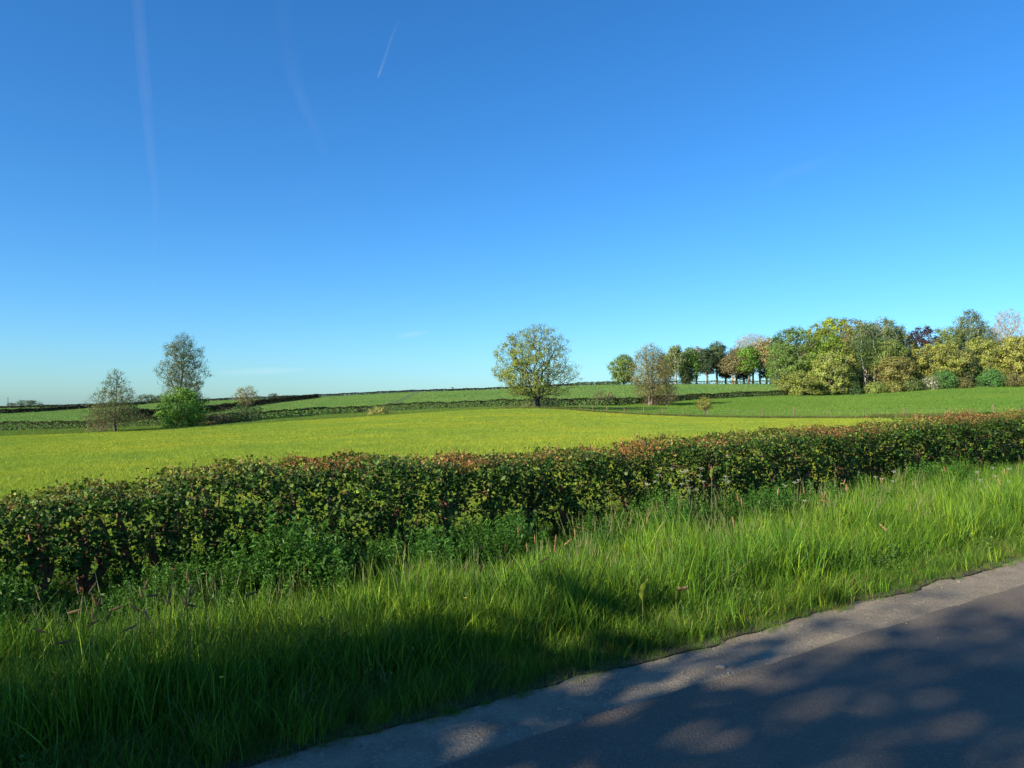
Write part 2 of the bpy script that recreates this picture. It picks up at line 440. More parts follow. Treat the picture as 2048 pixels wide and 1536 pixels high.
# ------------------------------------------------------------------ scatter through geometry nodes (only for growth nobody could count)
def scatter(name, pts, rz, scl, idx, variants, tiltx=None):
    me = bpy.data.meshes.new(name); n = len(pts)
    me.vertices.add(n); me.vertices.foreach_set('co', np.asarray(pts, np.float32).ravel())
    rot = np.zeros((n, 3), np.float32); rot[:, 2] = rz
    if tiltx is not None: rot[:, :2] = tiltx
    for nm, ty, dat in (('rot', 'FLOAT_VECTOR', rot), ('scl', 'FLOAT_VECTOR', scl), ('idx', 'INT', idx)):
        at = me.attributes.new(nm, ty, 'POINT'); at.data.foreach_set('vector' if ty == 'FLOAT_VECTOR' else 'value', np.ascontiguousarray(dat, np.float32 if ty != 'INT' else np.int32).ravel())
    o = link(name, me)
    c = bpy.data.collections.new(name + '_tufts')
    for i, v in enumerate(variants):
        q = bpy.data.objects.new('%s_tuft_%02d' % (name, i), v); c.objects.link(q)
    g = bpy.data.node_groups.new(name + '_scatter', 'GeometryNodeTree')
    g.interface.new_socket('Geometry', in_out='INPUT', socket_type='NodeSocketGeometry'); g.interface.new_socket('Geometry', in_out='OUTPUT', socket_type='NodeSocketGeometry')
    gi = g.nodes.new('NodeGroupInput'); go = g.nodes.new('NodeGroupOutput')
    ci = g.nodes.new('GeometryNodeCollectionInfo'); ci.inputs[0].default_value = c; ci.inputs['Separate Children'].default_value = True; ci.inputs['Reset Children'].default_value = True
    ip = g.nodes.new('GeometryNodeInstanceOnPoints'); ip.inputs['Pick Instance'].default_value = True
    def na(nm, ty):
        a_ = g.nodes.new('GeometryNodeInputNamedAttribute'); a_.data_type = ty; a_.inputs[0].default_value = nm; return a_.outputs[0]
    g.links.new(gi.outputs[0], ip.inputs['Points']); g.links.new(ci.outputs[0], ip.inputs['Instance'])
    g.links.new(na('idx', 'INT'), ip.inputs['Instance Index'])
    e2 = g.nodes.new('FunctionNodeEulerToRotation'); g.links.new(na('rot', 'FLOAT_VECTOR'), e2.inputs[0]); g.links.new(e2.outputs[0], ip.inputs['Rotation'])
    g.links.new(na('scl', 'FLOAT_VECTOR'), ip.inputs['Scale']); g.links.new(ip.outputs[0], go.inputs[0])
    md = o.modifiers.new('scatter', 'NODES'); md.node_group = g
    return o

def tuft(seed, nb, rad, h, wd, bend, col, c2=None, mix=0.0, segs=3, lean=(0, 0), hvar=0.3, var=0.2):
    g = np.random.default_rng(seed)
    a0 = g.random(nb) * 2 * PI; r0 = rad * np.sqrt(g.random(nb))
    B = np.stack([r0 * np.cos(a0), r0 * np.sin(a0), np.full(nb, -0.02)], 1)
    hh = h * np.minimum(np.exp(g.normal(0, hvar, nb)), 1.4)
    da = g.random(nb) * 2 * PI; bd = bend * g.random(nb) ** 0.7 * hh
    dx = np.stack([np.cos(da), np.sin(da), np.zeros(nb)], 1) * bd[:, None] + np.array([lean[0], lean[1], 0])[None] * hh[:, None]
    sd = g.random(nb) * 2 * PI; S = np.stack([np.cos(sd), np.sin(sd), np.zeros(nb)], 1)
    ws = wd * g.uniform(0.6, 1.3, nb)
    V = []
    for i in range(segs + 1):
        f = i / segs
        c = B + dx * f ** 2 + np.array([0, 0, 1])[None] * (hh * (f - 0.25 * bend * f ** 3))[:, None]
        wk = ws * (1 - f ** 1.6) * 0.5
        if i < segs: V += [c - S * wk[:, None], c + S * wk[:, None]]
        else: V += [c]
    V = np.stack(V, 1); nv = V.shape[1]; base = np.arange(nb)[:, None] * nv
    Q = np.concatenate([base + np.array([[2 * i, 2 * i + 1, 2 * i + 3, 2 * i + 2]]) for i in range(segs - 1)]) if segs > 1 else np.zeros((0, 4), int)
    T = base + np.array([[2 * segs - 2, 2 * segs - 1, 2 * segs]])
    return V.reshape(-1, 3), [Q, T], np.repeat(tints(nb, col, var, 0.1, g, c2, mix), nv, 0)

def tuft_mesh(m, *a_, **k): 
    V, F, c = tuft(*a_, **k); return mesh_np('tuft', V, F, m, c)
# ------------------------------------------------------------------ setting: ground sheets
def rb(L, az):
    a_ = np.array([math.atan((p[0] - 1024) / FPX) for p in L]); r = np.array([p[2] / math.cos(math.atan((p[0] - 1024) / FPX)) for p in L])
    return np.interp(az, a_, r)
def grid_mesh(name, X, Y, Z, m, kind='structure'):
    a_, b_ = X.shape
    V = np.stack([X.ravel(), Y.ravel(), Z.ravel()], 1)
    i = np.arange(a_ * b_).reshape(a_, b_)
    F = np.stack([i[:-1, :-1].ravel(), i[1:, :-1].ravel(), i[1:, 1:].ravel(), i[:-1, 1:].ravel()], 1)
    me = mesh_np(name, V, F, m, smooth=True)
    o = link(name, me); tag(o, kind=kind)
    if me.polygons[0].normal.z < 0: me.flip_normals()
    return o
def strip(name, az0, az1, na_, r0, r1, nr, m, power=1.0):
    az = np.radians(np.linspace(az0, az1, na_)); R0 = r0(az); R1 = r1(az)
    f = (np.linspace(0, 1, nr) ** power)[:, None]
    R = R0[None] * (R1 / R0)[None] ** f
    X = R * np.sin(az)[None]; Y = R * np.cos(az)[None]
    return grid_mesh(name, X, Y, H(X, Y), m)

TR0 = onpix(777, 195); TR1 = onpix(832, 400)
TS0 = onpix(789, 195); TS1 = onpix(840, 400)
trams = [(TR0[0], TR0[1], TR1[0], TR1[1], 0.55), (TS0[0], TS0[1], TS1[0], TS1[1], 0.55)]
for p0, p1 in ((700, 742), (925, 935), (1010, 985), (640, 690)):
    q0 = onpix(p0, 200); q1 = onpix(p1, 400); trams.append((q0[0], q0[1], q1[0], q1[1], 0.22))
F_near = field_mat('barley_field_ground', (0.15, 0.22, 0.025), (0.21, 0.27, 0.03), (0.15, 6, 0.35), None, 9)
F_past = field_mat('pasture_ground', (0.085, 0.16, 0.03), (0.13, 0.21, 0.04), (0.05, 5, 0.2), None, 6)
F_far = field_mat('far_field_ground', (0.11, 0.20, 0.055), (0.15, 0.24, 0.07), (0.1, 3, 0.10), trams, 1.6)
F_dist = field_mat('distant_land_ground', (0.06, 0.11, 0.04), (0.10, 0.15, 0.06), (0.1, 3, 0.02), None, 0.3)
HD = 7.35
def r_hedge(az):
    rel = az + math.radians(33.6)
    return np.minimum(HD / np.clip(np.cos(rel), 0.02, 1), 52)
strip('barley_field', -85, 44, 320, r_hedge, lambda az: rb(B1, az), 120, F_near)
strip('pasture', -70, 58, 320, lambda az: rb(B1, az), lambda az: rb(B2, az), 50, F_past)
strip('far_field', -70, 58, 420, lambda az: rb(B2, az), lambda az: rb(B3, az), 110, F_far)
strip('distant_land', -70, 58, 260, lambda az: rb(B3, az), lambda az: az * 0 + 9000, 70, F_dist)

# base land on every side, under the sheets
def base_sheet():
    az = np.radians(np.linspace(-180, 180, 181)); r = np.concatenate([[0.01], np.geomspace(1.5, 9000, 80)])
    X = r[:, None] * np.sin(az)[None]; Y = r[:, None] * np.cos(az)[None]
    Z = H(X, Y) - 0.35 - 0.002 * r[:, None]
    return grid_mesh('ground', X, Y, Z, F_past)
base_sheet()

def road_sheet(name, D0, D1, u0, u1, nu, nd, m, dz, wob0=None, wob1=None, hump=None):
    # finer near the camera
    s = np.linspace(-1, 1, nu); uu = np.sinh(s * 3.2) / math.sinh(3.2)
    uu = np.where(uu < 0, uu * -u0, uu * u1)
    f = np.linspace(0, 1, nd)[:, None]
    a_ = D0 + (wob0(uu) if wob0 else 0 * uu); b_ = D1 + (wob1(uu) if wob1 else 0 * uu)
    D = a_[None] * (1 - f) + b_[None] * f; UU = np.repeat(uu[None], nd, 0)
    X = UU * U[0] + D * NV[0]; Y = UU * U[1] + D * NV[1]
    Z = 0.013 * np.clip(UU, -50, 90) + (0.05 * sst(D, 3.5, 4.6)) + dz + (hump(UU, D) if hump else 0)
    return grid_mesh(name, X, Y, Z, m)

wr = np.random.default_rng(5)
_ph = wr.random(24) * 6.28; _fr = np.geomspace(0.7, 30, 24)
def wob(amp, off=0, lo=0, hi=24):
    def f(u):
        s = 0
        for i in range(lo, hi): s = s + np.sin(u * _fr[i] + _ph[i] * (1 + off)) / _fr[i] ** 0.5
        return amp * s
    return f

def road_mat(name, base0, base1, grit, gcol, scale, bump, big, rough=0.85):
    m, t, o = mat(name)
    g = N(t, 'ShaderNodeNewGeometry'); pos = g.outputs['Position']
    v = N(t, 'ShaderNodeTexVoronoi'); v.inputs['Scale'].default_value = scale; t.links.new(pos, v.inputs['Vector'])
    bgn = noise(t, pos, big, 5, 0.6)
    col = ramp(t, bgn.outputs[0], [(0.3, base0), (0.7, base1)]).outputs[0]
    sx = N(t, 'ShaderNodeSeparateColor'); t.links.new(v.outputs['Color'], sx.inputs[0])
    k = maprange(t, sx.outputs[0], grit, grit + 0.1, 0, 0.7)
    col = mixc(t, k, col, gcol)
    fn = noise(t, pos, 120, 3); col = mixc(t, 1.0, col, ramp(t, fn.outputs[0], [(0.3, (0.75, 0.75, 0.75)), (0.7, (1.2, 1.2, 1.2))]).outputs[0], 'MULTIPLY')
    pb = N(t, 'ShaderNodeBsdfPrincipled'); pb.inputs['Roughness'].default_value = rough; pb.inputs['Specular IOR Level'].default_value = 0.35
    t.links.new(col, pb.inputs['Base Color'])
    hgt = math_(t, 'ADD', math_(t, 'MULTIPLY', v.outputs['Distance'], -1.0), math_(t, 'MULTIPLY', bgn.outputs[0], 0.8))
    b = N(t, 'ShaderNodeBump'); b.inputs['Strength'].default_value = 0.9; b.inputs['Distance'].default_value = bump
    t.links.new(hgt, b.inputs['Height']); t.links.new(b.outputs[0], pb.inputs['Normal'])
    t.links.new(pb.outputs[0], o.inputs[0]); return m
M_asph = road_mat('asphalt', (0.108, 0.088, 0.066), (0.15, 0.124, 0.092), 0.8, (0.16, 0.15, 0.13), 95, 0.006, 1.2, 0.8)
M_grav = road_mat('gritty_margin', (0.16, 0.137, 0.10), (0.26, 0.225, 0.163), 0.85, (0.30, 0.27, 0.21), 70, 0.005, 5.0, 0.9)
M_soil = road_mat('verge_soil', (0.035, 0.035, 0.018), (0.06, 0.055, 0.03), 0.9, (0.1, 0.09, 0.05), 40, 0.01, 4.0, 0.95)
def bumps(u, D): return 0.004 * np.sin(u * 9 + D * 7) * np.sin(D * 17 + u * 3) + 0.003 * np.sin(u * 31 + 2 * np.sin(D * 23))
road_sheet('road', -3.1, 3.06, -60, 95, 700, 30, M_asph, 0.024, None, wob(0.008, 0, 8))
road_sheet('gravel_margin', 2.9, 3.95, -60, 95, 700, 22, M_grav, 0.003, None, None, bumps)
road_sheet('verge_ground', 3.56, 8.2, -60, 95, 600, 40, M_soil, 0.012, wob(0.022, 1, 2), None, bumps)
road_sheet('far_verge_ground', -14, -3.06, -60, 95, 200, 20, M_soil, 0.012)

# thickness of the asphalt edge: a narrow broken face down to the grit
uu = np.sinh(np.linspace(-1, 1, 700) * 3.2) / math.sinh(3.2); uu = np.where(uu < 0, uu * 60, uu * 95)
De = 3.06 + wob(0.008, 0, 8)(uu)
Vt = []; 
for k_, (dd, zz) in enumerate(((0, 0.024), (0.007, 0.012), (0.012, -0.01))):
    X, Y = (uu * U[0] + (De + dd) * NV[0], uu * U[1] + (De + dd) * NV[1]); Vt.append(np.stack([X, Y, 0.013 * np.clip(uu, -50, 90) + zz - 0.001 * (k_ == 0)], 1))
V = np.vstack(Vt); i = np.arange(699); F = np.concatenate([np.stack([k_ * 700 + i, k_ * 700 + i + 1, (k_ + 1) * 700 + i + 1, (k_ + 1) * 700 + i], 1) for k_ in range(2)])
tag(link('road_edge', mesh_np('road_edge', V, F, M_asph)), kind='structure')

# pebbles and crumbs on the grit
def pebbles(n, seed):
    g = np.random.default_rng(seed)
    u_ = g.uniform(-1, 14, n) ; D = 3.08 + 0.5 * g.beta(1.3, 1.2, n); s = 0.0032 * np.exp(g.normal(0, 0.5, n))
    on = g.random(n) < 0.12; D[on] = 3.06 - g.exponential(0.25, on.sum())
    z = 0.013 * u_ + np.where(D < 3.06, 0.024, 0.004) + s * 0.3
    X, Y = road(u_, D)
    oc = np.array([[1, 0, 0], [0, 1, 0], [-1, 0, 0], [0, -1, 0], [0, 0, .7], [0, 0, -.7]], float)
    V = oc[None] * s[:, None, None] * g.uniform(0.6, 1.3, (n, 6, 1)) + np.stack([X, Y, z], 1)[:, None]
    F = np.array([[0, 1, 4], [1, 2, 4], [2, 3, 4], [3, 0, 4], [1, 0, 5], [2, 1, 5], [3, 2, 5], [0, 3, 5]])
    F = (np.arange(n)[:, None, None] * 6 + F[None]).reshape(-1, 3)
    tag(link('loose_grit', mesh_np('loose_grit', V.reshape(-1, 3), F, M_stone)), 'loose grit and small crumbs of stone scattered on the road margin', 'grit', kind='stuff')
pebbles(2600, 3)

# ------------------------------------------------------------------ contrails and high cloud: real, far up
def vapour_mat(name, dens):
    m, t, o = mat(name)
    lw = N(t, 'ShaderNodeLayerWeight'); lw.inputs[0].default_value = 0.5
    tc = N(t, 'ShaderNodeTexCoord')
    n = noise(t, tc.outputs['Object'], 0.0007, 4, 0.6); n2 = noise(t, tc.outputs['Object'], 0.00016, 2)
    k = math_(t, 'POWER', math_(t, 'SUBTRACT', 1.0, lw.outputs['Facing']), 2.2)
    k = math_(t, 'MULTIPLY', k, maprange(t, n.outputs[0], 0.35, 0.7, 0.5, 1.0))
    k = math_(t, 'MULTIPLY', k, maprange(t, n2.outputs[0], 0.35, 0.65, 0.7, 1.0))
    at = N(t, 'ShaderNodeAttribute', attribute_name='tint')
    sx = N(t, 'ShaderNodeSeparateColor'); t.links.new(at.outputs['Color'], sx.inputs[0])
    k = math_(t, 'MULTIPLY', math_(t, 'MULTIPLY', k, sx.outputs[0]), dens)
    df = N(t, 'ShaderNodeBsdfTranslucent'); df.inputs[0].default_value = (0.9, 0.9, 0.9, 1)
    d2 = N(t, 'ShaderNodeBsdfDiffuse'); d2.inputs[0].default_value = (0.9, 0.9, 0.9, 1)
    mm = N(t, 'ShaderNodeMixShader'); t.links.new(df.outputs[0], mm.inputs[1]); t.links.new(d2.outputs[0], mm.inputs[2])
    tp = N(t, 'ShaderNodeBsdfTransparent'); mx = N(t, 'ShaderNodeMixShader')
    t.links.new(k, mx.inputs[0]); t.links.new(tp.outputs[0], mx.inputs[1]); t.links.new(mm.outputs[0], mx.inputs[2]); t.links.new(mx.outputs[0], o.inputs[0])
    return m
def sky_at(px, py, alt):
    p = P(px, py, 1.0); dz = p[2] - EYE
    return np.array([p[0], p[1], 0]) * (alt / dz) + np.array([0, 0, alt])
def vapour(name, label, cat, pts, alt, dens, group=None):
    # pts: (px, py, half width in px, strength)
    t = np.linspace(0, len(pts) - 1, 48); P4 = np.array(pts, float)
    q = np.stack([np.interp(t, range(len(pts)), P4[:, k]) for k in range(4)], 1)
    kk = np.ones(7) / 7
    for k in range(2): q[3:-3, k] = np.convolve(q[:, k], kk, 'valid')
    C = np.array([sky_at(a_[0], a_[1], alt) for a_ in q])
    dist = np.linalg.norm(C, axis=1); half = q[:, 2] / FPX * dist
    d = np.gradient(C, axis=0); d /= np.linalg.norm(d, axis=1, keepdims=True)
    side = np.cross(C / dist[:, None], d); side /= np.linalg.norm(side, axis=1, keepdims=True); up = np.cross(side, d)
    k = 20; V = []
    for j in range(k):
        a_ = 2 * PI * j / k; V.append(C + side * (half * math.cos(a_))[:, None] + up * (half * 0.8 * math.sin(a_))[:, None])
    V = np.stack(V, 1); n = len(q); i = np.arange(n * k).reshape(n, k)
    F = np.stack([i[:-1].ravel(), np.roll(i, -1, 1)[:-1].ravel(), np.roll(i, -1, 1)[1:].ravel(), i[1:].ravel()], 1)
    me = mesh_np(name, V.reshape(-1, 3), F, vapour_mat(name + '_vapour', dens), np.repeat(q[:, 3:4], k, 0).repeat(3, 1), smooth=True)
    o = link(name, me); tag(o, label, cat, group); o.visible_shadow = True
    return o
vapour('contrail', 'long fading contrail running down the left of the blue sky', 'contrail',
       [(272, -60, 10, 0.4), (280, 60, 11, 0.5), (290, 180, 11, .8), (298, 270, 9, 1), (306, 350, 8, .8), (313, 400, 6, 1), (308, 500, 6, .7), (309, 570, 4, 1.2), (310, 625, 3, 1.2), (335, 650, 3, 0.6)], 9000, 0.5, 'contrails')
vapour('contrail', 'wide very faint contrail left of the short bright one', 'contrail',
       [(565, -40, 16, .3), (568, 60, 16, .5), (585, 150, 15, .6), (612, 220, 13, .9), (640, 275, 10, .8), (655, 330, 10, 0.1)], 9000, 0.11, 'contrails')
vapour('contrail', 'short thin bright contrail high above the horizon', 'contrail',
       [(798, 40, 1.6, .1), (785, 70, 2, .5), (770, 115, 2.2, .9), (758, 150, 2.0, 1.2), (755, 156, 1.5, .5)], 9000, 0.8, 'contrails')
def alt_low(p_): return p_ < 500
for px0, py0, px1, py1, hw, lab, dn in ((780, 676, 868, 662, 7, 'small pale wisp of cirrus above the distant skyline left of the round tree', 0.3),
                                  (400, 748, 640, 738, 9, 'low pale streak of cirrus behind the tall alder', 0.22),
                                  (20, 772, 170, 766, 8, 'low pale streak of cirrus at the far left over the horizon', 0.25),
                                  (1480, 392, 1690, 300, 14, 'barely visible wisp of cirrus high in the right of the sky', 0.05),
                                  (560, 410, 660, 360, 20, 'barely visible smudge of cirrus beneath the faint contrail', 0.04)):
    vapour('cirrus_cloud', lab, 'cloud', [(px0, py0, hw * .3, 0), (px0 * .7 + px1 * .3, py0 * .7 + py1 * .3, hw, 0.8), (px0 * .4 + px1 * .6, py0 * .4 + py1 * .6, hw, 1), (px1, py1, hw * .3, 0)], 9500, dn * (0.7 if alt_low(py0) else 0.9), 'wisps of high cloud')

# ------------------------------------------------------------------ field growth
def fan_points(n, r0, r1, g, az0=-37, az1=37, power=2.0):
    """points between two distances, denser near"""
    az = np.radians(g.uniform(az0, az1, n)); f = g.random(n)
    R0 = r0(az); R1 = r1(az)
    R = (R0 ** power + f * (R1 ** power - R0 ** power)) ** (1 / power)
    return R * np.sin(az), R * np.cos(az)
g1 = np.random.default_rng(21)
barley = [tuft_mesh(M_crop, 100 + i, 60, 0.20, 0.12, 0.009, 0.7, (0.25, 0.36, 0.05), (0.39, 0.41, 0.05), 0.3, 2) for i in range(5)]
coarse = [tuft_mesh(M_crop, 120 + i, 80, 0.60, 0.12, 0.022, 0.8, (0.25, 0.36, 0.05), (0.39, 0.41, 0.05), 0.3, 2) for i in range(5)]
n = 60000; x, y = fan_points(n, lambda a_: r_hedge(a_), lambda a_: np.minimum(rb(B1, a_), np.maximum(45, r_hedge(a_) + 6)), g1, power=1.4)
s = g1.uniform(0.8, 1.25, n); s *= 1 + np.clip((np.hypot(x, y) - 12) / 40, 0, 1) * 0.7
tag(scatter('barley_crop', np.stack([x, y, H(x, y)], 1), g1.uniform(0, 6.28, n), np.stack([s, s, s * g1.uniform(.8, 1.2, n)], 1), g1.integers(0, 5, n), barley),
    'young yellow-green cereal crop in the near part of the field behind the hedge', 'crop', kind='stuff')
n = 62000; x, y = fan_points(n, lambda a_: np.minimum(rb(B1, a_) - 2, np.maximum(38, r_hedge(a_))), lambda a_: rb(B1, a_), g1, power=1.5)
s = g1.uniform(0.8, 1.3, n); s *= 1 + np.clip((np.hypot(x, y) - 40) / 80, 0, 1) * 0.5
tag(scatter('barley_crop', np.stack([x, y, H(x, y)], 1), g1.uniform(0, 6.28, n), np.stack([s, s, s * 0.75], 1), g1.integers(0, 5, n), coarse),
    'young yellow-green cereal crop in the far part of the same field', 'crop', kind='stuff')
past = [tuft_mesh(M_past, 140 + i, 50, 0.7, 0.16, 0.04, 0.6, (0.12, 0.23, 0.04), (0.18, 0.25, 0.055), 0.25, 2) for i in range(5)]
n = 34000; x, y = fan_points(n, lambda a_: rb(B1, a_), lambda a_: rb(B2, a_), g1, power=1.6)
s = g1.uniform(0.8, 1.5, n)
tag(scatter('pasture_grass', np.stack([x, y, H(x, y)], 1), g1.uniform(0, 6.28, n), np.stack([s, s, s * g1.uniform(.6, 1.3, n)], 1), g1.integers(0, 5, n), past),
    'short grey-green grass of the second field beyond the wire fence', 'grass', kind='stuff')
farc = [tuft_mesh(M_past, 150 + i, 50, 1.6, 0.22, 0.10, 0.6, (0.14, 0.25, 0.075), (0.18, 0.26, 0.08), 0.3, 2) for i in range(4)]
n = 42000; x, y = fan_points(n, lambda a_: rb(B2, a_), lambda a_: rb(B3, a_), g1, power=1.6)
# leave the wheel tracks bare
keep = np.ones(n, bool)
for (x0, y0, x1, y1, wd) in trams:
    dx, dy = x1 - x0, y1 - y0; L = math.hypot(dx, dy)
    d = np.abs((x - x0) * -dy / L + (y - y0) * dx / L); al = ((x - x0) * dx + (y - y0) * dy) / L
    keep &= ~((d < wd + 1.4 * (wd > 0.3)) & (al > -5) & (al < L + 10))
x = x[keep]; y = y[keep]; n = len(x); s = g1.uniform(0.8, 1.3, n)
tag(scatter('far_crop', np.stack([x, y, H(x, y)], 1), g1.uniform(0, 6.28, n), np.stack([s, s, s], 1), g1.integers(0, 4, n), farc),
    'pale green crop on the far rising fields up to the skyline', 'crop', kind='stuff')
# rough margin along the field edge
marg = [tuft_mesh(M_past, 160 + i, 70, 0.5, 0.42, 0.035, 0.5, (0.10, 0.15, 0.035), (0.20, 0.20, 0.09), 0.35, 3) for i in range(5)]
mx = []; my = []; ms = []
for i in range(5200):
    px = g1.uniform(-150, 2250); d1 = np.interp(px, [p[0] for p in B1], [p[2] for p in B1]); d2 = np.interp(px, [p[0] for p in B2], [p[2] for p in B2])
    if px < 1100: d = d1 + (d2 - d1) * g1.random() ** 1.2; s_ = 0.55
    else: d = d1 + 0.2 + g1.exponential(0.6 if px < 1750 else 1.4); s_ = 0.7 if px < 1750 else 0.95
    if 1000 < px < 1180 and g1.random() < .6: d = g1.uniform(d1, d1 + 10); s_ = 0.95
    mx.append((px - 1024) / FPX * d); my.append(d); ms.append(s_ * g1.uniform(0.6, 1.4))
mx, my, ms = map(np.array, (mx, my, ms)); n = len(mx)
tag(scatter('field_margin_grass', np.stack([mx, my, H(mx, my)], 1), g1.uniform(0, 6.28, n), np.stack([ms, ms, ms], 1), g1.integers(0, 5, n), marg),
    'rough uncut grass and weeds along the edge of the near field', 'grass', kind='stuff')

# ------------------------------------------------------------------ distant hedges
def far_hedge(label, path, h, wid, lsize, dens, col, c2, mixr, seed, gap=0.0, bare=0.3, name='field_hedge'):
    g = np.random.default_rng(seed)
    pts = np.array([onpix(p, d)[:2] for p, d in path]); seg = np.linalg.norm(np.diff(pts, axis=0), axis=1); cum = np.concatenate([[0], np.cumsum(seg)]); L = cum[-1]
    n = int(L * (h * 2 + wid) * dens)
    t = g.random(n) * L; cx = np.interp(t, cum, pts[:, 0]); cy = np.interp(t, cum, pts[:, 1])
    k = np.clip(np.searchsorted(cum, t) - 1, 0, len(seg) - 1); tx = np.diff(pts, axis=0)[k] / seg[k][:, None]; nx = np.stack([-tx[:, 1], tx[:, 0]], 1)
    hv = h * (1 + 0.07 * np.sin(t * 0.35 + seed) + 0.05 * np.sin(t * 0.93 + 2 * seed) + 0.04 * np.sin(t * 2.7))
    sidef = g.random(n); pv = h * 2 / (h * 2 + wid)
    v = np.where(sidef < pv, g.random(n), 1 - g.exponential(0.06, n)); v = np.clip(v, 0.02, 1.1)
    hw = wid / 2 * (1 + 0.1 * np.sin(t * 1.3 + 1) ) * (1 - 0.25 * v)
    s = np.where(sidef < pv, np.sign(g.random(n) - 0.5) * (1 - g.exponential(0.12, n)), g.uniform(-1, 1, n))
    C = np.stack([cx + nx[:, 0] * s * hw, cy + nx[:, 1] * s * hw, v * hv], 1)
    C += g.normal(0, 0.06, C.shape)
    if gap: 
        kk = (np.sin(t * 0.21 + seed) + np.sin(t * 0.083 + 2)) > 1.75; C = C[~kk]
    C[:, 2] = np.maximum(C[:, 2], 0.03)
    C[:, 2] += H(C[:, 0], C[:, 1]); n = len(C)
    out = np.zeros((n, 3)); 
    V, F = leaf_quads(C, lsize, np.array([[0, 0, 0.5]]), g=g, aspect=0.8)
    ref = Vector((pts[0][0], pts[0][1], float(Hs(pts[0][0], pts[0][1]))))
    V = V - np.array(ref)[None]
    root = empty(name, ref); tag(root, label, 'hedge')
    patchy = (0.85 + 0.3 * np.sin(C[:, 0] * 0.7) * np.sin(C[:, 0] * 0.23 + 1))[:, None]
    c = tints(n, col, 0.25, 0.12, g, c2, mixr) * patchy
    link('foliage', mesh_np('foliage', V, F, M_foliage, np.repeat(c, 4, 0)), root)
    # stems and brushwood inside
    ns = int(L * 2.2); t = np.sort(g.random(ns)) * L; sx = np.interp(t, cum, pts[:, 0]) + g.normal(0, 0.1, ns); sy = np.interp(t, cum, pts[:, 1]) + g.normal(0, 0.1, ns); z = H(sx, sy)
    A = np.stack([sx, sy, z - 0.1], 1); B = A + np.stack([g.normal(0, .3, ns), g.normal(0, .3, ns), h * g.uniform(.7, 1.0, ns)], 1)
    Vs, Fs = tubes(A - np.array(ref), B - np.array(ref), np.full(ns, 0.05), np.full(ns, 0.02), 3)
    st = link('brushwood', mesh_np('brushwood', Vs, Fs, M_bark), root); st['kind'] = 'stuff'
    return root
HG = (0.032, 0.058, 0.018); HR = (0.085, 0.055, 0.026)
far_hedge('low reddish-topped hedge crossing behind the left trees below the green field', [(-260, 120), (0, 124), (180, 129), (350, 132), (420, 134)], 1.35, 1.3, 0.2, 50, (0.05, 0.07, 0.025), HR, 0.45, 1)
far_hedge('dark hedge running from the small young tree to the round tree', [(425, 135), (500, 137), (750, 142), (1000, 144), (1075, 146)], 1.35, 1.3, 0.2, 52, HG, HR, 0.25, 2)
far_hedge('shaded dark hedge just right of the round tree', [(1082, 147), (1200, 152), (1262, 158)], 1.5, 1.5, 0.26, 32, (0.03, 0.05, 0.02), (0.06, 0.05, 0.03), 0.3, 3)
far_hedge('trimmed hedge between the brownish clump and the wood', [(1266, 159), (1300, 165), (1400, 184), (1500, 196), (1575, 202)], 1.35, 1.3, 0.22, 46, HG, HR, 0.2, 4)
far_hedge('very dark hedge climbing away diagonally behind the tall alder', [(p[0], p[2]) for p in DIAG], 1.9, 2.0, 0.45, 14, (0.02, 0.032, 0.014), (0.05, 0.03, 0.02), 0.2, 5)
far_hedge('dark hedge sloping across the far left fields', [(p[0], p[2]) for p in LEFTH], 1.3, 1.6, 0.5, 12, (0.022, 0.034, 0.016), (0.05, 0.03, 0.02), 0.15, 6)
far_hedge('thin hedge on the skyline left of the round tree', [(p[0], p[2] - 1) for p in B3 if 400 <= p[0] <= 1150], 1.3, 1.6, 0.5, 18, (0.03, 0.045, 0.02), (0.06, 0.05, 0.03), 0.2, 8)
far_hedge('long hedge on the far left skyline', [(p[0], p[2] - 2) for p in B3 if -250 <= p[0] <= 400], 1.2, 1.8, 0.6, 13, (0.035, 0.055, 0.025), (0.06, 0.05, 0.03), 0.15, 9)
far_hedge('bright grassy bank hedge at the foot of the avenue trees', [(1140, 372), (1250, 336), (1400, 316), (1560, 300)], 1.5, 2.4, 0.4, 9, (0.05, 0.10, 0.03), (0.08, 0.12, 0.03), 0.4, 10)

# ------------------------------------------------------------------ wire fence
fr = empty('wire_fence', (*onpix(1588, 95)[:2], onpix(1588, 95)[2])); fo = np.array(fr.location)
tag(fr, 'low wire fence on thin wooden posts between the two fields', 'fence')
ppx = [1159, 1186, 1214, 1249, 1287, 1325, 1367, 1415, 1466, 1525, 1588, 1655, 1727, 1807, 1895, 1987, 2090, 2210, 2350]
tops = []; gp = np.random.default_rng(77)
for i, px in enumerate(ppx):
    d = np.interp(px, [p[0] for p in B1], [p[2] for p in B1]) + 0.5; x, y, z = onpix(px, d); h = gp.uniform(1.0, 1.25); r = gp.uniform(0.05, 0.075)
    if px in (1588, 1987): h, r = 1.45, 0.085
    lx, ly = gp.normal(0, 0.03, 2)
    V, F = path_tube([(x - fo[0], y - fo[1], z - 0.4 - fo[2]), (x - fo[0] + lx * .5, y - fo[1], z + h * .5 - fo[2]), (x - fo[0] + lx, y - fo[1] + ly, z + h - fo[2])], [r, r, r * .9], 7)
    link('post', mesh_np('post', V, F, M_post, smooth=False), fr); tops.append((x - fo[0], y - fo[1], z - fo[2]))
tops = np.array(tops)
for hh in (0.35, 0.7, 0.98):
    A = tops[:-1] + np.array([0, 0, hh]); B = tops[1:] + np.array([0, 0, hh]); V, F = tubes(A, B, np.full(len(A), 0.006), np.full(len(A), 0.006), 3)
    link('wire', mesh_np('wire', V, F, M_wire), fr)

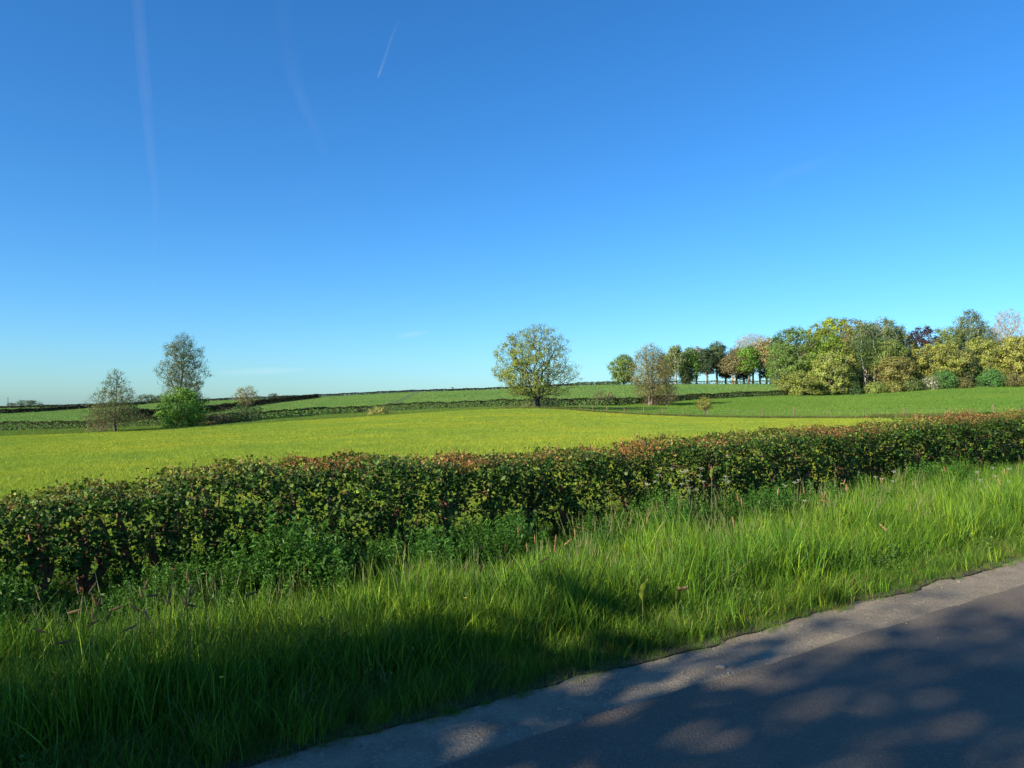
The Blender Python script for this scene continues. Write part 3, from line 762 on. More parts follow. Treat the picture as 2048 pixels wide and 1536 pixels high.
# ------------------------------------------------------------------ mast and pole
x, y, z = onpix(16, 700)
r = empty('mast', (x, y, z - 1)); tag(r, 'thin grey mast on the horizon at the far left', 'mast')
ht = P(16, 794, 700)[2] - z + 1
V, F = path_tube([(0, 0, -1), (0, 0, ht * .5), (0, 0, ht)], [0.35, 0.3, 0.2], 8); link('shaft', mesh_np('shaft', V, F, M_steel), r)
for w__, z__ in ((.7, .5), (.5, 1.5)):
    V, F = tubes([(-w__, 0, ht - z__)], [(w__, 0, ht - z__)], [0.12], [0.12]); link('crossarm', mesh_np('crossarm', V, F, M_steel), r)
x, y, z = onpix(905, 520)
r = empty('pylon', (x, y, z)); tag(r, 'tiny lattice pylon standing just behind the skyline hedge', 'pylon')
ht = P(905, 774, 520)[2] - z
A = []; B = []
for sx in (-1, 1):
    for sy in (-1, 1):
        A.append((sx * 0.9, sy * 0.9, -.5)); B.append((sx * 0.3, sy * 0.3, ht))
for k in range(6):
    z0, z1 = ht * k / 6, ht * (k + 1) / 6; w0, w1 = 0.9 - 0.6 * k / 6, 0.9 - 0.6 * (k + 1) / 6
    for sy in (-1, 1): A += [(-w0, sy * w0, z0), (w0, sy * w0, z0)]; B += [(w1, sy * w1, z1), (-w1, sy * w1, z1)]
V, F = tubes(A, B, [0.1] * len(A), [0.1] * len(A)); link('lattice', mesh_np('lattice', V, F, M_steel), r)
for z__ in (.4, 1.4):
    V, F = tubes([(-1.4, 0, ht - z__)], [(1.4, 0, ht - z__)], [0.12], [0.12]); link('crossarm', mesh_np('crossarm', V, F, M_steel), r)
# ------------------------------------------------------------------ trees
OL = (0.17, 0.17, 0.035); GR = (0.07, 0.12, 0.025); BR = (0.16, 0.11, 0.05)
T = tree_at
T('ash_tree', 'big round tree standing alone with half open crown and forked trunk in the middle field', 'tree', 1075, 645, 172, 124, 11, kind='dome', crown0=0.13, nodes=1700, leaves=26000,
  lsize=0.18, lcol=(0.115, 0.15, 0.025), c2=(0.15, 0.12, 0.03), c2mix=0.12, stems=2, spread=0.27, shell=0.42, twig_r=0.011, trunk_r=0.30, barkm=M_darkbark, side=((-1, 0, -0.15), 0.75), lumps=0.22)
T('alder_tree', 'sparse cone-shaped tree at the far left standing apart from the others', 'tree', 231, 728, 122, 112, 12, kind='cone', crown0=0.12, nodes=1200, leaves=9500,
  lsize=0.14, lcol=(0.065, 0.092, 0.03), c2=(0.12, 0.10, 0.045), c2mix=0.15, spread=0.2, shell=0.5, twig_r=0.015, trunk_r=0.2, lumps=0.3, barkm=M_darkbark)
T('alder_tree', 'tall slender grey-green tree rising behind the dense green bush', 'tree', 364, 662, 92, 126, 13, kind='column', crown0=0.26, nodes=1500, leaves=16000,
  lsize=0.16, lcol=(0.058, 0.085, 0.03), c2=(0.12, 0.11, 0.05), c2mix=0.15, spread=0.24, shell=0.5, twig_r=0.014, trunk_r=0.27, lumps=0.3, barkm=M_darkbark)
T('hawthorn_bush', 'dense bright green bush at the foot of the tall slender tree', 'bush', 366, 773, 92, 120, 14, kind='bush', crown0=0.0, nodes=420, leaves=9500,
  lsize=0.26, lcol=(0.075, 0.15, 0.022), spread=0.36, shell=0.4, trunk_r=0.12, stems=3, lumps=0.22)
T('young_tree', 'small thin young tree on a bare stem right of the tall tree', 'tree', 492, 771, 48, 127, 15, kind='round', crown0=0.42, nodes=330, leaves=1500,
  lsize=0.18, lcol=(0.16, 0.15, 0.07), spread=0.2, trunk_r=0.09, twig_r=0.016)
T('hawthorn_bush', 'loose dark green scrub around the stem of the small young tree', 'bush', 488, 806, 84, 128, 16, kind='bush', crown0=0.0, nodes=260, leaves=2300,
  lsize=0.22, lcol=(0.05, 0.085, 0.025), spread=0.3, trunk_r=0.07, stems=3)
T('bramble_bush', 'low tangled brown and green scrub right of the dense green bush', 'bush', 430, 828, 90, 126, 17, kind='bush', crown0=0.0, nodes=200, leaves=2400,
  lsize=0.22, lcol=(0.055, 0.075, 0.025), c2=(0.17, 0.10, 0.05), c2mix=0.4, spread=0.35, trunk_r=0.06, stems=3)
T('willow_bush', 'pale rounded little bush half in front of the dark hedge', 'bush', 757, 814, 50, 128, 18, kind='bush', crown0=0.0, nodes=160, leaves=1900,
  lsize=0.2, lcol=(0.17, 0.18, 0.05), spread=0.22, trunk_r=0.06, stems=3)
T('scrub_bush', 'reddish-brown scrub beside the trunk of the cone-shaped tree', 'bush', 203, 806, 72, 114, 19, kind='bush', crown0=0.0, nodes=260, leaves=1000,
  lsize=0.18, lcol=(0.15, 0.085, 0.05), c2=(0.12, 0.11, 0.04), c2mix=0.35, spread=0.3, trunk_r=0.07, stems=3, twig_r=0.016)
T('hawthorn_bush', 'green undergrowth at the trunk foot of the big round tree', 'bush', 1085, 792, 92, 127, 20, kind='bush', crown0=0.0, nodes=200, leaves=800,
  lsize=0.22, lcol=(0.11, 0.135, 0.035), spread=0.3, trunk_r=0.06, stems=3)
# brownish clump in the middle distance
T('alder_tree', 'brownish thin-leaved tree, the larger of two in front of the avenue', 'tree', 1300, 684, 86, 152, 21, kind='column', crown0=0.13, nodes=1400, leaves=12500,
  lsize=0.19, lcol=(0.125, 0.115, 0.04), c2=(0.11, 0.125, 0.035), c2mix=0.42, spread=0.35, stems=2, twig_r=0.018, trunk_r=0.24, lumps=0.2)
T('alder_tree', 'low twiggy brown tree, the smaller one right of the brownish tree', 'tree', 1334, 722, 58, 152, 22, kind='cone', crown0=0.1, nodes=700, leaves=1900,
  lsize=0.22, lcol=(0.16, 0.12, 0.055), c2=(0.13, 0.14, 0.04), c2mix=0.3, spread=0.32, twig_r=0.018, trunk_r=0.15)
T('scrub_bush', 'leafless brown brushwood round the foot of the brownish tree', 'bush', 1318, 790, 72, 154, 23, kind='bush', crown0=0.0, nodes=420, leaves=900,
  lsize=0.2, lcol=(0.13, 0.08, 0.04), spread=0.3, stems=3, trunk_r=0.07, twig_r=0.017)
T('young_tree', 'small thin shrub poking above the shaded hedge right of the round tree', 'bush', 1196, 776, 24, 150, 24, kind='round', crown0=0.2, nodes=160, leaves=420, lsize=0.2, lcol=(0.09, 0.12, 0.035), spread=0.2, trunk_r=0.05, twig_r=0.018)
T('young_tree', 'wider sparse shrub above the shaded hedge near the brownish tree', 'bush', 1218, 783, 26, 151, 25, kind='vase', crown0=0.15, nodes=160, leaves=420, lsize=0.2, lcol=(0.14, 0.14, 0.05), spread=0.2, trunk_r=0.05, twig_r=0.018)
T('field_maple_bush', 'small solitary bush on a bare stalk at the wire fence', 'bush', 1409, 794, 38, 105.5, 26, kind='round', crown0=0.3, nodes=150, leaves=1250,
  lsize=0.17, lcol=(0.13, 0.15, 0.03), c2=(0.15, 0.1, 0.03), c2mix=0.3, spread=0.18, trunk_r=0.08)

# avenue on the rise
AV = 'trees of the avenue on the rise'
def av(name, label, px, top, w_, seed, d=None, **kw):
    if 'leaves' in kw: kw['leaves'] = int(kw['leaves'] * 1.35)
    k = dict(kind='column', crown0=0.26, nodes=420, leaves=5600, lsize=0.55, spread=0.6, trunk_r=0.42, twig_r=0.035, shell=0.42, lumps=0.22); k.update(kw)
    return T(name, label, 'tree', px, top, w_ * 1.14, d or (322 + (seed % 3) * 3), seed, group=AV, **k)
av('lime_tree', 'rounded green tree at the left end of the avenue', 1247, 707, 46, 41, d=338, crown0=0.08, kind='column', lcol=(0.085, 0.13, 0.03), leaves=5200)
av('birch_tree', 'tall pale green birch at the left of the avenue with pale trunk', 1352, 685, 38, 42, crown0=0.3, lcol=(0.10, 0.13, 0.045), droop=1.0, barkm=M_birch, spread=0.5)
av('lime_tree', 'bright green narrow tree leafy almost to the ground in the avenue', 1379, 692, 36, 43, crown0=0.12, lcol=(0.06, 0.125, 0.022), leaves=4200)
av('oak_tree', 'brown budding tree with pale leaning trunk in the avenue', 1393, 694, 44, 44, crown0=0.38, lcol=(0.11, 0.095, 0.04), nodes=700, leaves=3000, kind='round', barkm=M_palebark)
av('pine_tree', 'narrow dark conifer between the brown tree and the tallest pine', 1414, 696, 32, 45, crown0=0.3, lcol=(0.028, 0.05, 0.022))
av('pine_tree', 'tallest dark pine of the avenue with two bare trunks', 1434, 680, 36, 46, crown0=0.36, lcol=(0.045, 0.07, 0.03), stems=2, kind='column', leaves=4400)
av('pine_tree', 'lower dark conifer tucked behind the brown trees', 1452, 714, 34, 47, crown0=0.2, lcol=(0.025, 0.045, 0.02), kind='round')
av('oak_tree', 'broad brown-twigged tree with forked pale trunk in the avenue', 1468, 706, 60, 48, crown0=0.34, lcol=(0.12, 0.11, 0.045), nodes=900, leaves=3400, kind='dome', stems=2, barkm=M_palebark)
av('oak_tree', 'higher brown tree rising behind the broad forked one', 1474, 694, 40, 49, d=332, crown0=0.4, lcol=(0.115, 0.10, 0.04), nodes=600, leaves=2800)
av('maple_tree', 'fresh green leafy tree in front of the tall pale bare tree', 1497, 690, 42, 50, d=318, crown0=0.3, lcol=(0.075, 0.15, 0.02), leaves=4800)
av('poplar_tree', 'tallest pale almost bare tree with arching top in the avenue', 1506, 667, 74, 51, d=334, crown0=0.5, lcol=(0.19, 0.17, 0.09), nodes=1500, leaves=2300, kind='dome', barkm=M_palebark, lsize=0.42)
av('poplar_tree', 'pale trunked tree thin in leaf beside the green wood edge', 1521, 676, 30, 52, d=326, crown0=0.45, lcol=(0.18, 0.16, 0.08), nodes=700, leaves=1600, barkm=M_palebark)
av('oak_tree', 'olive-brown tree touching the big green tree at the avenue end', 1541, 672, 40, 53, d=318, crown0=0.32, lcol=(0.15, 0.13, 0.05), nodes=700, leaves=3400, stems=2)
av('pine_tree', 'dark low tree at the foot of the birch in the avenue', 1372, 736, 22, 54, crown0=0.1, lcol=(0.03, 0.05, 0.02), leaves=1600, nodes=160)
av('pine_tree', 'dark low tree beneath the olive-brown tree at the avenue end', 1533, 716, 28, 55, d=328, crown0=0.22, lcol=(0.03, 0.05, 0.022), leaves=1900, nodes=200)
av('pine_tree', 'dark low tree behind the forked pale trunk', 1488, 728, 30, 56, d=330, crown0=0.22, lcol=(0.028, 0.048, 0.02), leaves=1900, nodes=200)
av('alder_tree', 'grey-green tree half hidden behind the brownish clump', 1330, 706, 34, 57, d=330, crown0=0.2, lcol=(0.07, 0.095, 0.04), leaves=2600)
# the wood at the right
WD = 'trees of the wood at the right'
def wd(name, label, cat, px, top, w_, d, seed, **kw):
    if 'leaves' in kw: kw['leaves'] = int(kw['leaves'] * 1.5)
    k = dict(kind='dome', crown0=0.12, nodes=420, leaves=8200, lsize=0.42, spread=0.5, trunk_r=0.38, twig_r=0.03, shell=0.36, lumps=0.26, c2=None, var=0.08); k.update(kw)
    return T(name, label, cat, px, top, w_, d, seed, group=(WD if cat == 'tree' else 'bushes along the edge of the wood'), **k)
wd('oak_tree', 'big green tree with pale slanting limbs at the left edge of the wood', 'tree', 1590, 652, 108, 226, 61, crown0=0.1, lcol=(0.075, 0.125, 0.028), nodes=700, leaves=10500, barkm=M_palebark)
wd('oak_tree', 'lower leafy green tree on the left flank of the wood', 'tree', 1562, 672, 56, 235, 62, lcol=(0.07, 0.13, 0.025), leaves=5600)
wd('maple_tree', 'brightest lime-green tree high in the middle of the wood', 'tree', 1672, 627, 84, 238, 63, lcol=(0.15, 0.19, 0.022), leaves=8200, crown0=0.25)
wd('maple_tree', 'yellow-green tree left of the brightest lime-green one', 'tree', 1640, 639, 68, 234, 64, lcol=(0.14, 0.175, 0.025), leaves=6800, crown0=0.2)
wd('maple_tree', 'vivid green lower crown behind the yellow-olive willow', 'tree', 1660, 668, 90, 222, 65, lcol=(0.10, 0.165, 0.02), leaves=7600, crown0=0.15)
wd('oak_tree', 'dull olive tree between the lime-green tree and the birches', 'tree', 1708, 636, 62, 232, 66, lcol=(0.10, 0.12, 0.035), c2=(0.14, 0.11, 0.04), c2mix=0.3, leaves=6200, crown0=0.3)
wd('birch_tree', 'weeping birch with two feathery tops, tallest in the wood', 'tree', 1765, 627, 74, 226, 67, lcol=(0.085, 0.115, 0.045), droop=1.1, leaves=9000, crown0=0.3, barkm=M_birch, spread=0.5, stems=2, nodes=600, kind='column')
wd('birch_tree', 'drooping grey-green birch just left of the tallest birch', 'tree', 1730, 636, 54, 222, 68, lcol=(0.075, 0.105, 0.04), droop=1.2, leaves=6800, crown0=0.34, barkm=M_birch, spread=0.5, kind='column')
wd('birch_tree', 'wide drooping birch left of the purple tree', 'tree', 1798, 646, 50, 228, 69, lcol=(0.08, 0.11, 0.04), droop=1.1, leaves=6800, crown0=0.2, barkm=M_birch, spread=0.5, kind='dome')
wd('copper_beech', 'dark purple-leaved beech between the birches and the yellow willows', 'tree', 1846, 650, 74, 238, 70, lcol=(0.026, 0.011, 0.010), c2=(0.04, 0.018, 0.015), c2mix=0.3, leaves=8000, crown0=0.05)
wd('oak_tree', 'mid-green rounded tree in front of the drooping birches', 'tree', 1776, 676, 78, 213, 71, lcol=(0.085, 0.12, 0.03), leaves=6000, crown0=0.3)
wd('willow_tree', 'tall yellow-olive oval tree at the front of the wood', 'tree', 1661, 697, 82, 205, 72, kind='column', crown0=0.04, lcol=(0.145, 0.175, 0.04), nodes=600, leaves=8600, spread=0.42, barkm=M_palebark, lumps=0.14)
wd('willow_tree', 'narrow dull yellow tree leaning on the right of the oval one', 'tree', 1697, 706, 34, 209, 73, kind='column', crown0=0.1, lcol=(0.16, 0.165, 0.045), leaves=3600)
wd('hawthorn_bush', 'large rounded olive-green bush at the left foot of the wood', 'bush', 1597, 741, 80, 203, 74, kind='bush', crown0=0.0, lcol=(0.12, 0.145, 0.03), leaves=6800, lsize=0.34, stems=3)
wd('oak_tree', 'dark olive small tree with pale stem right of the birch trunks', 'tree', 1790, 711, 72, 207, 75, kind='round', crown0=0.14, lcol=(0.115, 0.115, 0.035), leaves=5600, barkm=M_palebark)
wd('willow_tree', 'broad yellow-olive tree right of the purple tree', 'tree', 1880, 681, 118, 214, 76, kind='dome', crown0=0.05, lcol=(0.155, 0.17, 0.04), leaves=12500, nodes=600, lumps=0.18)
wd('willow_tree', 'second broad yellow-olive tree nearer the right edge of the photo', 'tree', 1962, 671, 84, 216, 77, kind='dome', crown0=0.06, lcol=(0.14, 0.165, 0.04), leaves=8800, nodes=500)
wd('willow_tree', 'rightmost yellow-olive tree cut by the edge of the photo', 'tree', 2030, 672, 100, 212, 78, kind='dome', crown0=0.10, lcol=(0.155, 0.165, 0.04), leaves=10500, nodes=600)
wd('willow_tree', 'yellow tree outside the frame continuing the wood', 'tree', 2120, 668, 120, 214, 79, kind='dome', crown0=0.08, lcol=(0.17, 0.16, 0.045), leaves=6500)
wd('poplar_tree', 'tall dull green tree rising behind the yellow trees', 'tree', 1945, 618, 72, 244, 80, lcol=(0.085, 0.11, 0.045), leaves=6600, crown0=0.3, nodes=800, spread=0.5)
wd('ash_tree', 'pale almost leafless spreading tree at the top right of the wood', 'tree', 2018, 615, 74, 246, 81, lcol=(0.17, 0.14, 0.08), leaves=1700, crown0=0.4, nodes=1600, spread=0.4, barkm=M_palebark, lsize=0.3, kind='dome', trunk_r=0.5)
wd('maple_tree', 'small soft green tree behind the gap right of the purple tree', 'tree', 1896, 650, 58, 242, 82, lcol=(0.11, 0.145, 0.035), leaves=5200, crown0=0.25)
wd('poplar_tree', 'thin grey-green tree between the two broad yellow trees', 'tree', 1932, 690, 30, 210, 83, kind='column', crown0=0.05, lcol=(0.07, 0.09, 0.04), leaves=1700, nodes=500)
wd('oak_tree', 'dull green crown filling the gap behind the broad yellow trees', 'tree', 1975, 650, 70, 262, 84, lcol=(0.08, 0.11, 0.04), leaves=4500)
wd('hawthorn_bush', 'fresh dark green bush standing before the first broad yellow tree', 'bush', 1888, 742, 52, 205, 85, kind='bush', crown0=0.0, lcol=(0.05, 0.12, 0.03), leaves=3600, lsize=0.32, stems=3)
wd('hawthorn_bush', 'hawthorn dotted with white blossom left of the fresh green bush', 'bush', 1862, 753, 34, 204.5, 86, kind='bush', crown0=0.0, lcol=(0.10, 0.13, 0.04), c2=(0.62, 0.60, 0.48), c2mix=0.3, leaves=2000, lsize=0.28, stems=3)
wd('hawthorn_bush', 'dense green bush between the last two yellow trees', 'bush', 1982, 737, 48, 205, 87, kind='bush', crown0=0.0, lcol=(0.045, 0.12, 0.03), leaves=3400, lsize=0.32, stems=3)
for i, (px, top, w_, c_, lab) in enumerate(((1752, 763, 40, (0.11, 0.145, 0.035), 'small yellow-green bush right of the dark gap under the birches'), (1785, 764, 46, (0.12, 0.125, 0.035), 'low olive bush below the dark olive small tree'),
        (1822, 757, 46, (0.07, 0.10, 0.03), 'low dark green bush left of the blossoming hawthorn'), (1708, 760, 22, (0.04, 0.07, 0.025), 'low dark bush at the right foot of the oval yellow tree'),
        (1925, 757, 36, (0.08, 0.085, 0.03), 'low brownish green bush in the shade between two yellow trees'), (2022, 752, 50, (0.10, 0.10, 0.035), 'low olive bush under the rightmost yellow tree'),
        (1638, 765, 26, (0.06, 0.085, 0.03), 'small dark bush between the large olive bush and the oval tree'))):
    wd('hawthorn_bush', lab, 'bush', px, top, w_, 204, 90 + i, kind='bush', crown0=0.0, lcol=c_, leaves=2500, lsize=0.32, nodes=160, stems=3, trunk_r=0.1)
# pale trunks in the dark gap and the deep wood behind them
for i, (px, d, r_, m_, ltr) in enumerate(((1727, 214, 0.16, M_birch, 'leftmost pale birch stem in the dark gap of the wood'), (1736, 216, 0.17, M_birch, 'middle pale birch stem in the dark gap of the wood'),
                             (1740.5, 222, 0.10, M_birch, 'thinnest pale stem in the dark gap of the wood'), (1751, 213, 0.22, M_birch, 'thick slightly bent white birch stem at the right of the dark gap'))):
    x, y, z = onpix(px, d); h = 15
    g = np.random.default_rng(300 + i)
    pts = [(g.normal(0, .12) * k * .6 + 0.25 * math.sin(k * .9 + i), 0, -0.5 + h * k / 7) for k in range(8)]
    r = empty('birch_tree', (x, y, z)); tag(r, ltr, 'tree', 'birch stems in the dark gap')
    V, F = path_tube(pts, [r_ * (1 - k / 11) for k in range(8)], 8); link('trunk', mesh_np('trunk', V, F, m_, smooth=True), r)
    n = 1300; C = np.stack([g.normal(0, 1.5, n), g.normal(0, 1.2, n), g.uniform(7.0, 15.5, n)], 1); C[:, 2] -= g.exponential(0.7, n)
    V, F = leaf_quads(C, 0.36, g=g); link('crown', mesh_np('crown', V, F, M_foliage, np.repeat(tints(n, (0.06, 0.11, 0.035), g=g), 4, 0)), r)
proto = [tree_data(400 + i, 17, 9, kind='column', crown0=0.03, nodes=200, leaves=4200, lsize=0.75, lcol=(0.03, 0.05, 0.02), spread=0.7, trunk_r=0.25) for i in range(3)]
g = np.random.default_rng(9)
back = []
for k in range(26):
    px = 1585 + k * 20 + g.uniform(-7, 7); d = 262 + (k % 3) * 9 + g.uniform(-3, 3)
    back.append((px, d))
for k, (px, d) in enumerate(back):
    x, y, z = onpix(px, d); s = g.uniform(0.72, 0.95)
    if px > 1830: s *= 0.85
    if 1820 < px < 1925: s *= 0.72
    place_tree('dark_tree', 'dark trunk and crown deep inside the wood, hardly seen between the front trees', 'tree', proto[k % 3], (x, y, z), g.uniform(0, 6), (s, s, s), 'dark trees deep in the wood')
x0 = 1600
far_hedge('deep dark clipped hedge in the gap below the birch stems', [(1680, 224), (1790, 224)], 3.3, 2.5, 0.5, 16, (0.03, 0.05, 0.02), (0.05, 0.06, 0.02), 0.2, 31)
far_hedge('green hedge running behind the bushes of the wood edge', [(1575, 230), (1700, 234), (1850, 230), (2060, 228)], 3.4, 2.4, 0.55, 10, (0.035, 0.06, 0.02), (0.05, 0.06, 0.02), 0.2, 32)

# far off trees on the skyline
FT = 'small distant trees on the skyline'
fp = [tree_data(500 + i, 9, 12, kind='bush', crown0=0.03, nodes=140, leaves=900, lsize=0.8, lcol=(0.05, 0.075, 0.035), spread=0.8, trunk_r=0.25) for i in range(3)]
ft = [(296, 470, 6.2, 2, 'distant bushy tree on the skyline right behind the cone-shaped tree'), (312, 480, 3.0, 2.6, 'low dark mound of trees on the skyline between the two left trees'), (320, 470, 5.5, 1.0, 'small distant tree just left of the dense green bush'),
      (56, 900, 7.5, 3.2, 'low dome of distant trees at the far left skyline'), (24, 950, 4.5, 2.4, 'faint low trees on the far left horizon near the mast'), (80, 950, 4, 2, 'faint low trees right of the distant dome'),
      (547, 455, 3.6, 1.6, 'small round bush on the skyline right of the small young tree')]
for i, (px, d, h_, wz, lab) in enumerate(ft):
    x, y, z = onpix(px, d); 
    zz = max(z, P(px, 813 - 1, d)[2]) if d > 600 else z
    place_tree('distant_tree', lab, 'tree', fp[i % 3], (x, y, zz - 0.3), i * 1.3, (h_ / 9 * wz * 0.9, h_ / 9 * wz * 0.9, h_ / 9), FT)
g = np.random.default_rng(10)
for k in range(16):
    px = 1152 + k * 5.6 + g.uniform(-1.5, 1.5); d = 640 + g.uniform(-10, 10); x, y, z = onpix(px, d)
    tp = P(px, 763.5 - k * 0.18 + g.uniform(-1, 1), d)[2]; bs = P(px, 773, d)[2]; h_ = tp - bs; s = h_ / 9
    place_tree('distant_tree', 'tiny dark tree in the even row on the skyline right of the round tree', 'tree', fp[k % 3], (x, y, bs), k * 1.1, (s * 0.55, s * 0.55, s), 'even row of tiny trees on the skyline')

# tall trees on the camera's side of the road: their shade falls on the road and verge
def roadtree(label, u, D, h, wdt, seed, crown0, leaves, **kw):
    x, y = road(u, D)
    dt = tree_data(seed, h, wdt, kind='dome', crown0=crown0, nodes=520, leaves=leaves, lsize=0.26, lcol=(0.07, 0.12, 0.03), spread=0.5, trunk_r=0.3, twig_r=0.015, **kw)
    place_tree('roadside_tree', label, 'tree', dt, (x, y, plane_z(x, y) - .1), 0, group='trees behind the photographer')
roadtree('broad spreading roadside tree on the near side of the road behind the photographer', -15, -3.6, 11, 16, 210, 0.22, 26000, lumps=0.15)
roadtree('roadside tree farther back behind the photographer overhanging the road', -24, -3.8, 14, 12, 211, 0.14, 12000, lumps=0.3)
roadtree('roadside tree close behind the photographer', -4.6, -5.2, 10.5, 10.5, 212, 0.2, 10000, lumps=0.45)
roadtree('unseen slender tree added at the road edge left of the view for its shade', -7.6, 2.98, 5.6, 1.4, 213, 0.2, 2000, lumps=0.35)  # added out of view, sized and placed to shade the near verge at lower left

# ------------------------------------------------------------------ the near hedge
HTOP = [(-400, 1010), (0, 992), (200, 962), (330, 940), (500, 925), (620, 914), (700, 914), (820, 916), (900, 922), (1000, 910), (1100, 908), (1200, 900), (1300, 886), (1400, 880), (1500, 868), (1600, 866), (1700, 858), (1800, 846), (1900, 838), (2048, 828)]
HB = 6.98
_u = []; _h = []
for px, py in HTOP:
    az = math.atan((px - 1024) / FPX); rel = az + math.radians(33.6); u_ = HB * math.tan(rel); dd = HB / math.cos(rel) * math.cos(az)
    _u.append(u_); _h.append(P(px, py, dd)[2] - 0.013 * u_ - 0.05 - 0.065 * (1 - min(1, max(0, px) / 1500)))
def hh(u):
    return np.interp(u, _u, _h) + 0.025 * np.sin(u * 5.1) + 0.02 * np.sin(u * 11.3 + 1) + 0.015 * np.sin(u * 23.7)
def u_of_px(px, D):
    az = math.atan((px - 1024) / FPX); return D * math.tan(az + math.radians(33.6))
GAPS = [(u_of_px(905, 6.6), 0.28, 0.55), (u_of_px(1205, 6.6), 0.40, 0.50), (u_of_px(590, 6.6), 0.12, 0.3), (u_of_px(60, 6.6), 0.4, 0.45), (u_of_px(270, 6.6), 0.45, 0.42), (u_of_px(1330, 6.6), 0.5, 0.5), (u_of_px(1400, 6.6), 0.35, 0.55), (u_of_px(1720, 6.6), 0.4, 0.45), (u_of_px(1930, 6.6), 0.4, 0.45), (u_of_px(1030, 6.6), 0.15, 0.3)]
hr = np.random.default_rng(42)
_p = hr.random(12) * 6.28
def bn(u, v):
    return (np.sin(3.1 * u + 2.3 * v + _p[0]) + np.sin(5.3 * u - 4.1 * v + _p[1]) + np.sin(8.7 * u + 7.9 * v + _p[2]) + np.sin(13.1 * u - 11 * v + _p[3])) / 4
def lower(u):
    """height below which the leaves thin out"""
    l = 0.20 + 0.07 * np.sin(u * 1.7 + 1) + 0.05 * np.sin(u * 4.3)
    for c_, w__, h_ in GAPS: l = np.maximum(l, h_ * np.exp(-((u - c_) / w__) ** 4))
    return l
def front(u, v): return 6.22 + 0.09 * bn(u, v * 2) + 0.05 * np.sin(1.1 * u + 2) + 0.10 * (1 - v)
def back_(u, v): return 7.08 + 0.08 * bn(u + 9, v * 2)
ns = 24500
uu = np.concatenate([hr.uniform(-3, 20, int(ns * 0.8)), hr.uniform(-14, -3, int(ns * .05)), hr.uniform(20, 60, int(ns * .15))]); ns = len(uu)
which = hr.random(ns); v = hr.random(ns); dpt = hr.exponential(0.07, ns)
hgt = hh(uu)
Dp = np.where(which < 0.44, front(uu, v) + dpt, np.where(which < 0.62, back_(uu, v) - dpt, hr.uniform(6.26, 7.08, ns)))
zz = np.where(which < 0.62, v * hgt, np.where(which < 0.86, hgt - dpt * 0.8, v * hgt))
lw_ = lower(uu); pk = sst(zz, lw_ - 0.12, lw_ + 0.10) * 0.97 + 0.03
pk *= np.where((which >= 0.86), 0.7, 1.0)
hol = bn(uu * 1.3 + 5, zz * 5.0); pk *= np.where((hol < -0.22) & (which < .62), 0.08, 1.0)
keep = hr.random(ns) < pk
uu, Dp, zz, hgt = uu[keep], Dp[keep], zz[keep], hgt[keep]; ns = len(uu)
# every sprig carries seven or so leaves
k_ = 11
tw = rand_unit(ns, hr) + np.stack([0 * uu, np.where(Dp < 6.6, -0.7, 0.7), 0 * uu + 0.6], 1)   # in (u, D, z)
tw /= np.linalg.norm(tw, axis=1, keepdims=True)
tpos = np.linspace(0, 0.13, k_)
base = np.stack([uu, Dp, zz], 1)
C = (base[:, None] + tw[:, None] * tpos[None, :, None] + hr.normal(0, 0.022, (ns, k_, 3))).reshape(-1, 3)
C[:, 2] = np.clip(C[:, 2], 0.02, np.repeat(hgt, k_) + 0.03)
def r2w(C):
    x, y = C[:, 0] * U[0] + C[:, 1] * NV[0], C[:, 0] * U[1] + C[:, 1] * NV[1]
    return np.stack([x, y, C[:, 2] + 0.013 * np.clip(C[:, 0], -50, 90) + 0.06], 1)
W = r2w(C); nl = len(W)
outn = np.stack([0 * W[:, 0], np.where(C[:, 1] < 6.6, -0.7, 0.7), 0 * W[:, 0] + 0.9], 1)
outw = np.stack([outn[:, 1] * NV[0], outn[:, 1] * NV[1], outn[:, 2]], 1)
topness = np.clip((C[:, 2] - (np.repeat(hgt, k_) - 0.09)) / 0.09, 0, 1)
sz = 0.034 * np.clip(np.exp(hr.normal(0, 0.3, nl)), 0.45, 1.6) * (1 - 0.35 * topness); sz = np.where(C[:, 0] > 22, sz * 1.6, sz)
V, F = leaf_quads(W, sz, outw, aspect=0.85, g=hr, flat=0.12)
col = tints(nl, (0.038, 0.088, 0.012), 0.40, 0.13, hr, (0.085, 0.155, 0.022), 0.12)
redn = np.clip(bn(C[:, 0] * 0.45 + 3, C[:, 0] * 0.21) * 1.6 + 0.35, 0, 1) * topness * sst(C[:, 0], 0.5, 2.6)
isr = hr.random(nl) < redn * 0.5
col[isr] = tints(int(isr.sum()), (0.17, 0.095, 0.03), 0.25, 0.15, hr)
sng = hr.random(nl) < 0.35 * topness; col[sng & ~isr] = tints(int((sng & ~isr).sum()), (0.13, 0.19, 0.03), 0.2, 0.1, hr)
org = road(5.0, 6.65); org = np.array([org[0], org[1], plane_z(*org)])
hedge = empty('hedge', org); tag(hedge, 'long clipped roadside hedge with green leaves and reddish new shoots along its top', 'hedge')
fo_ = link('foliage', mesh_np('foliage', V - org, F, M_hedge, np.repeat(col, 4, 0)), hedge); fo_['kind'] = 'stuff'
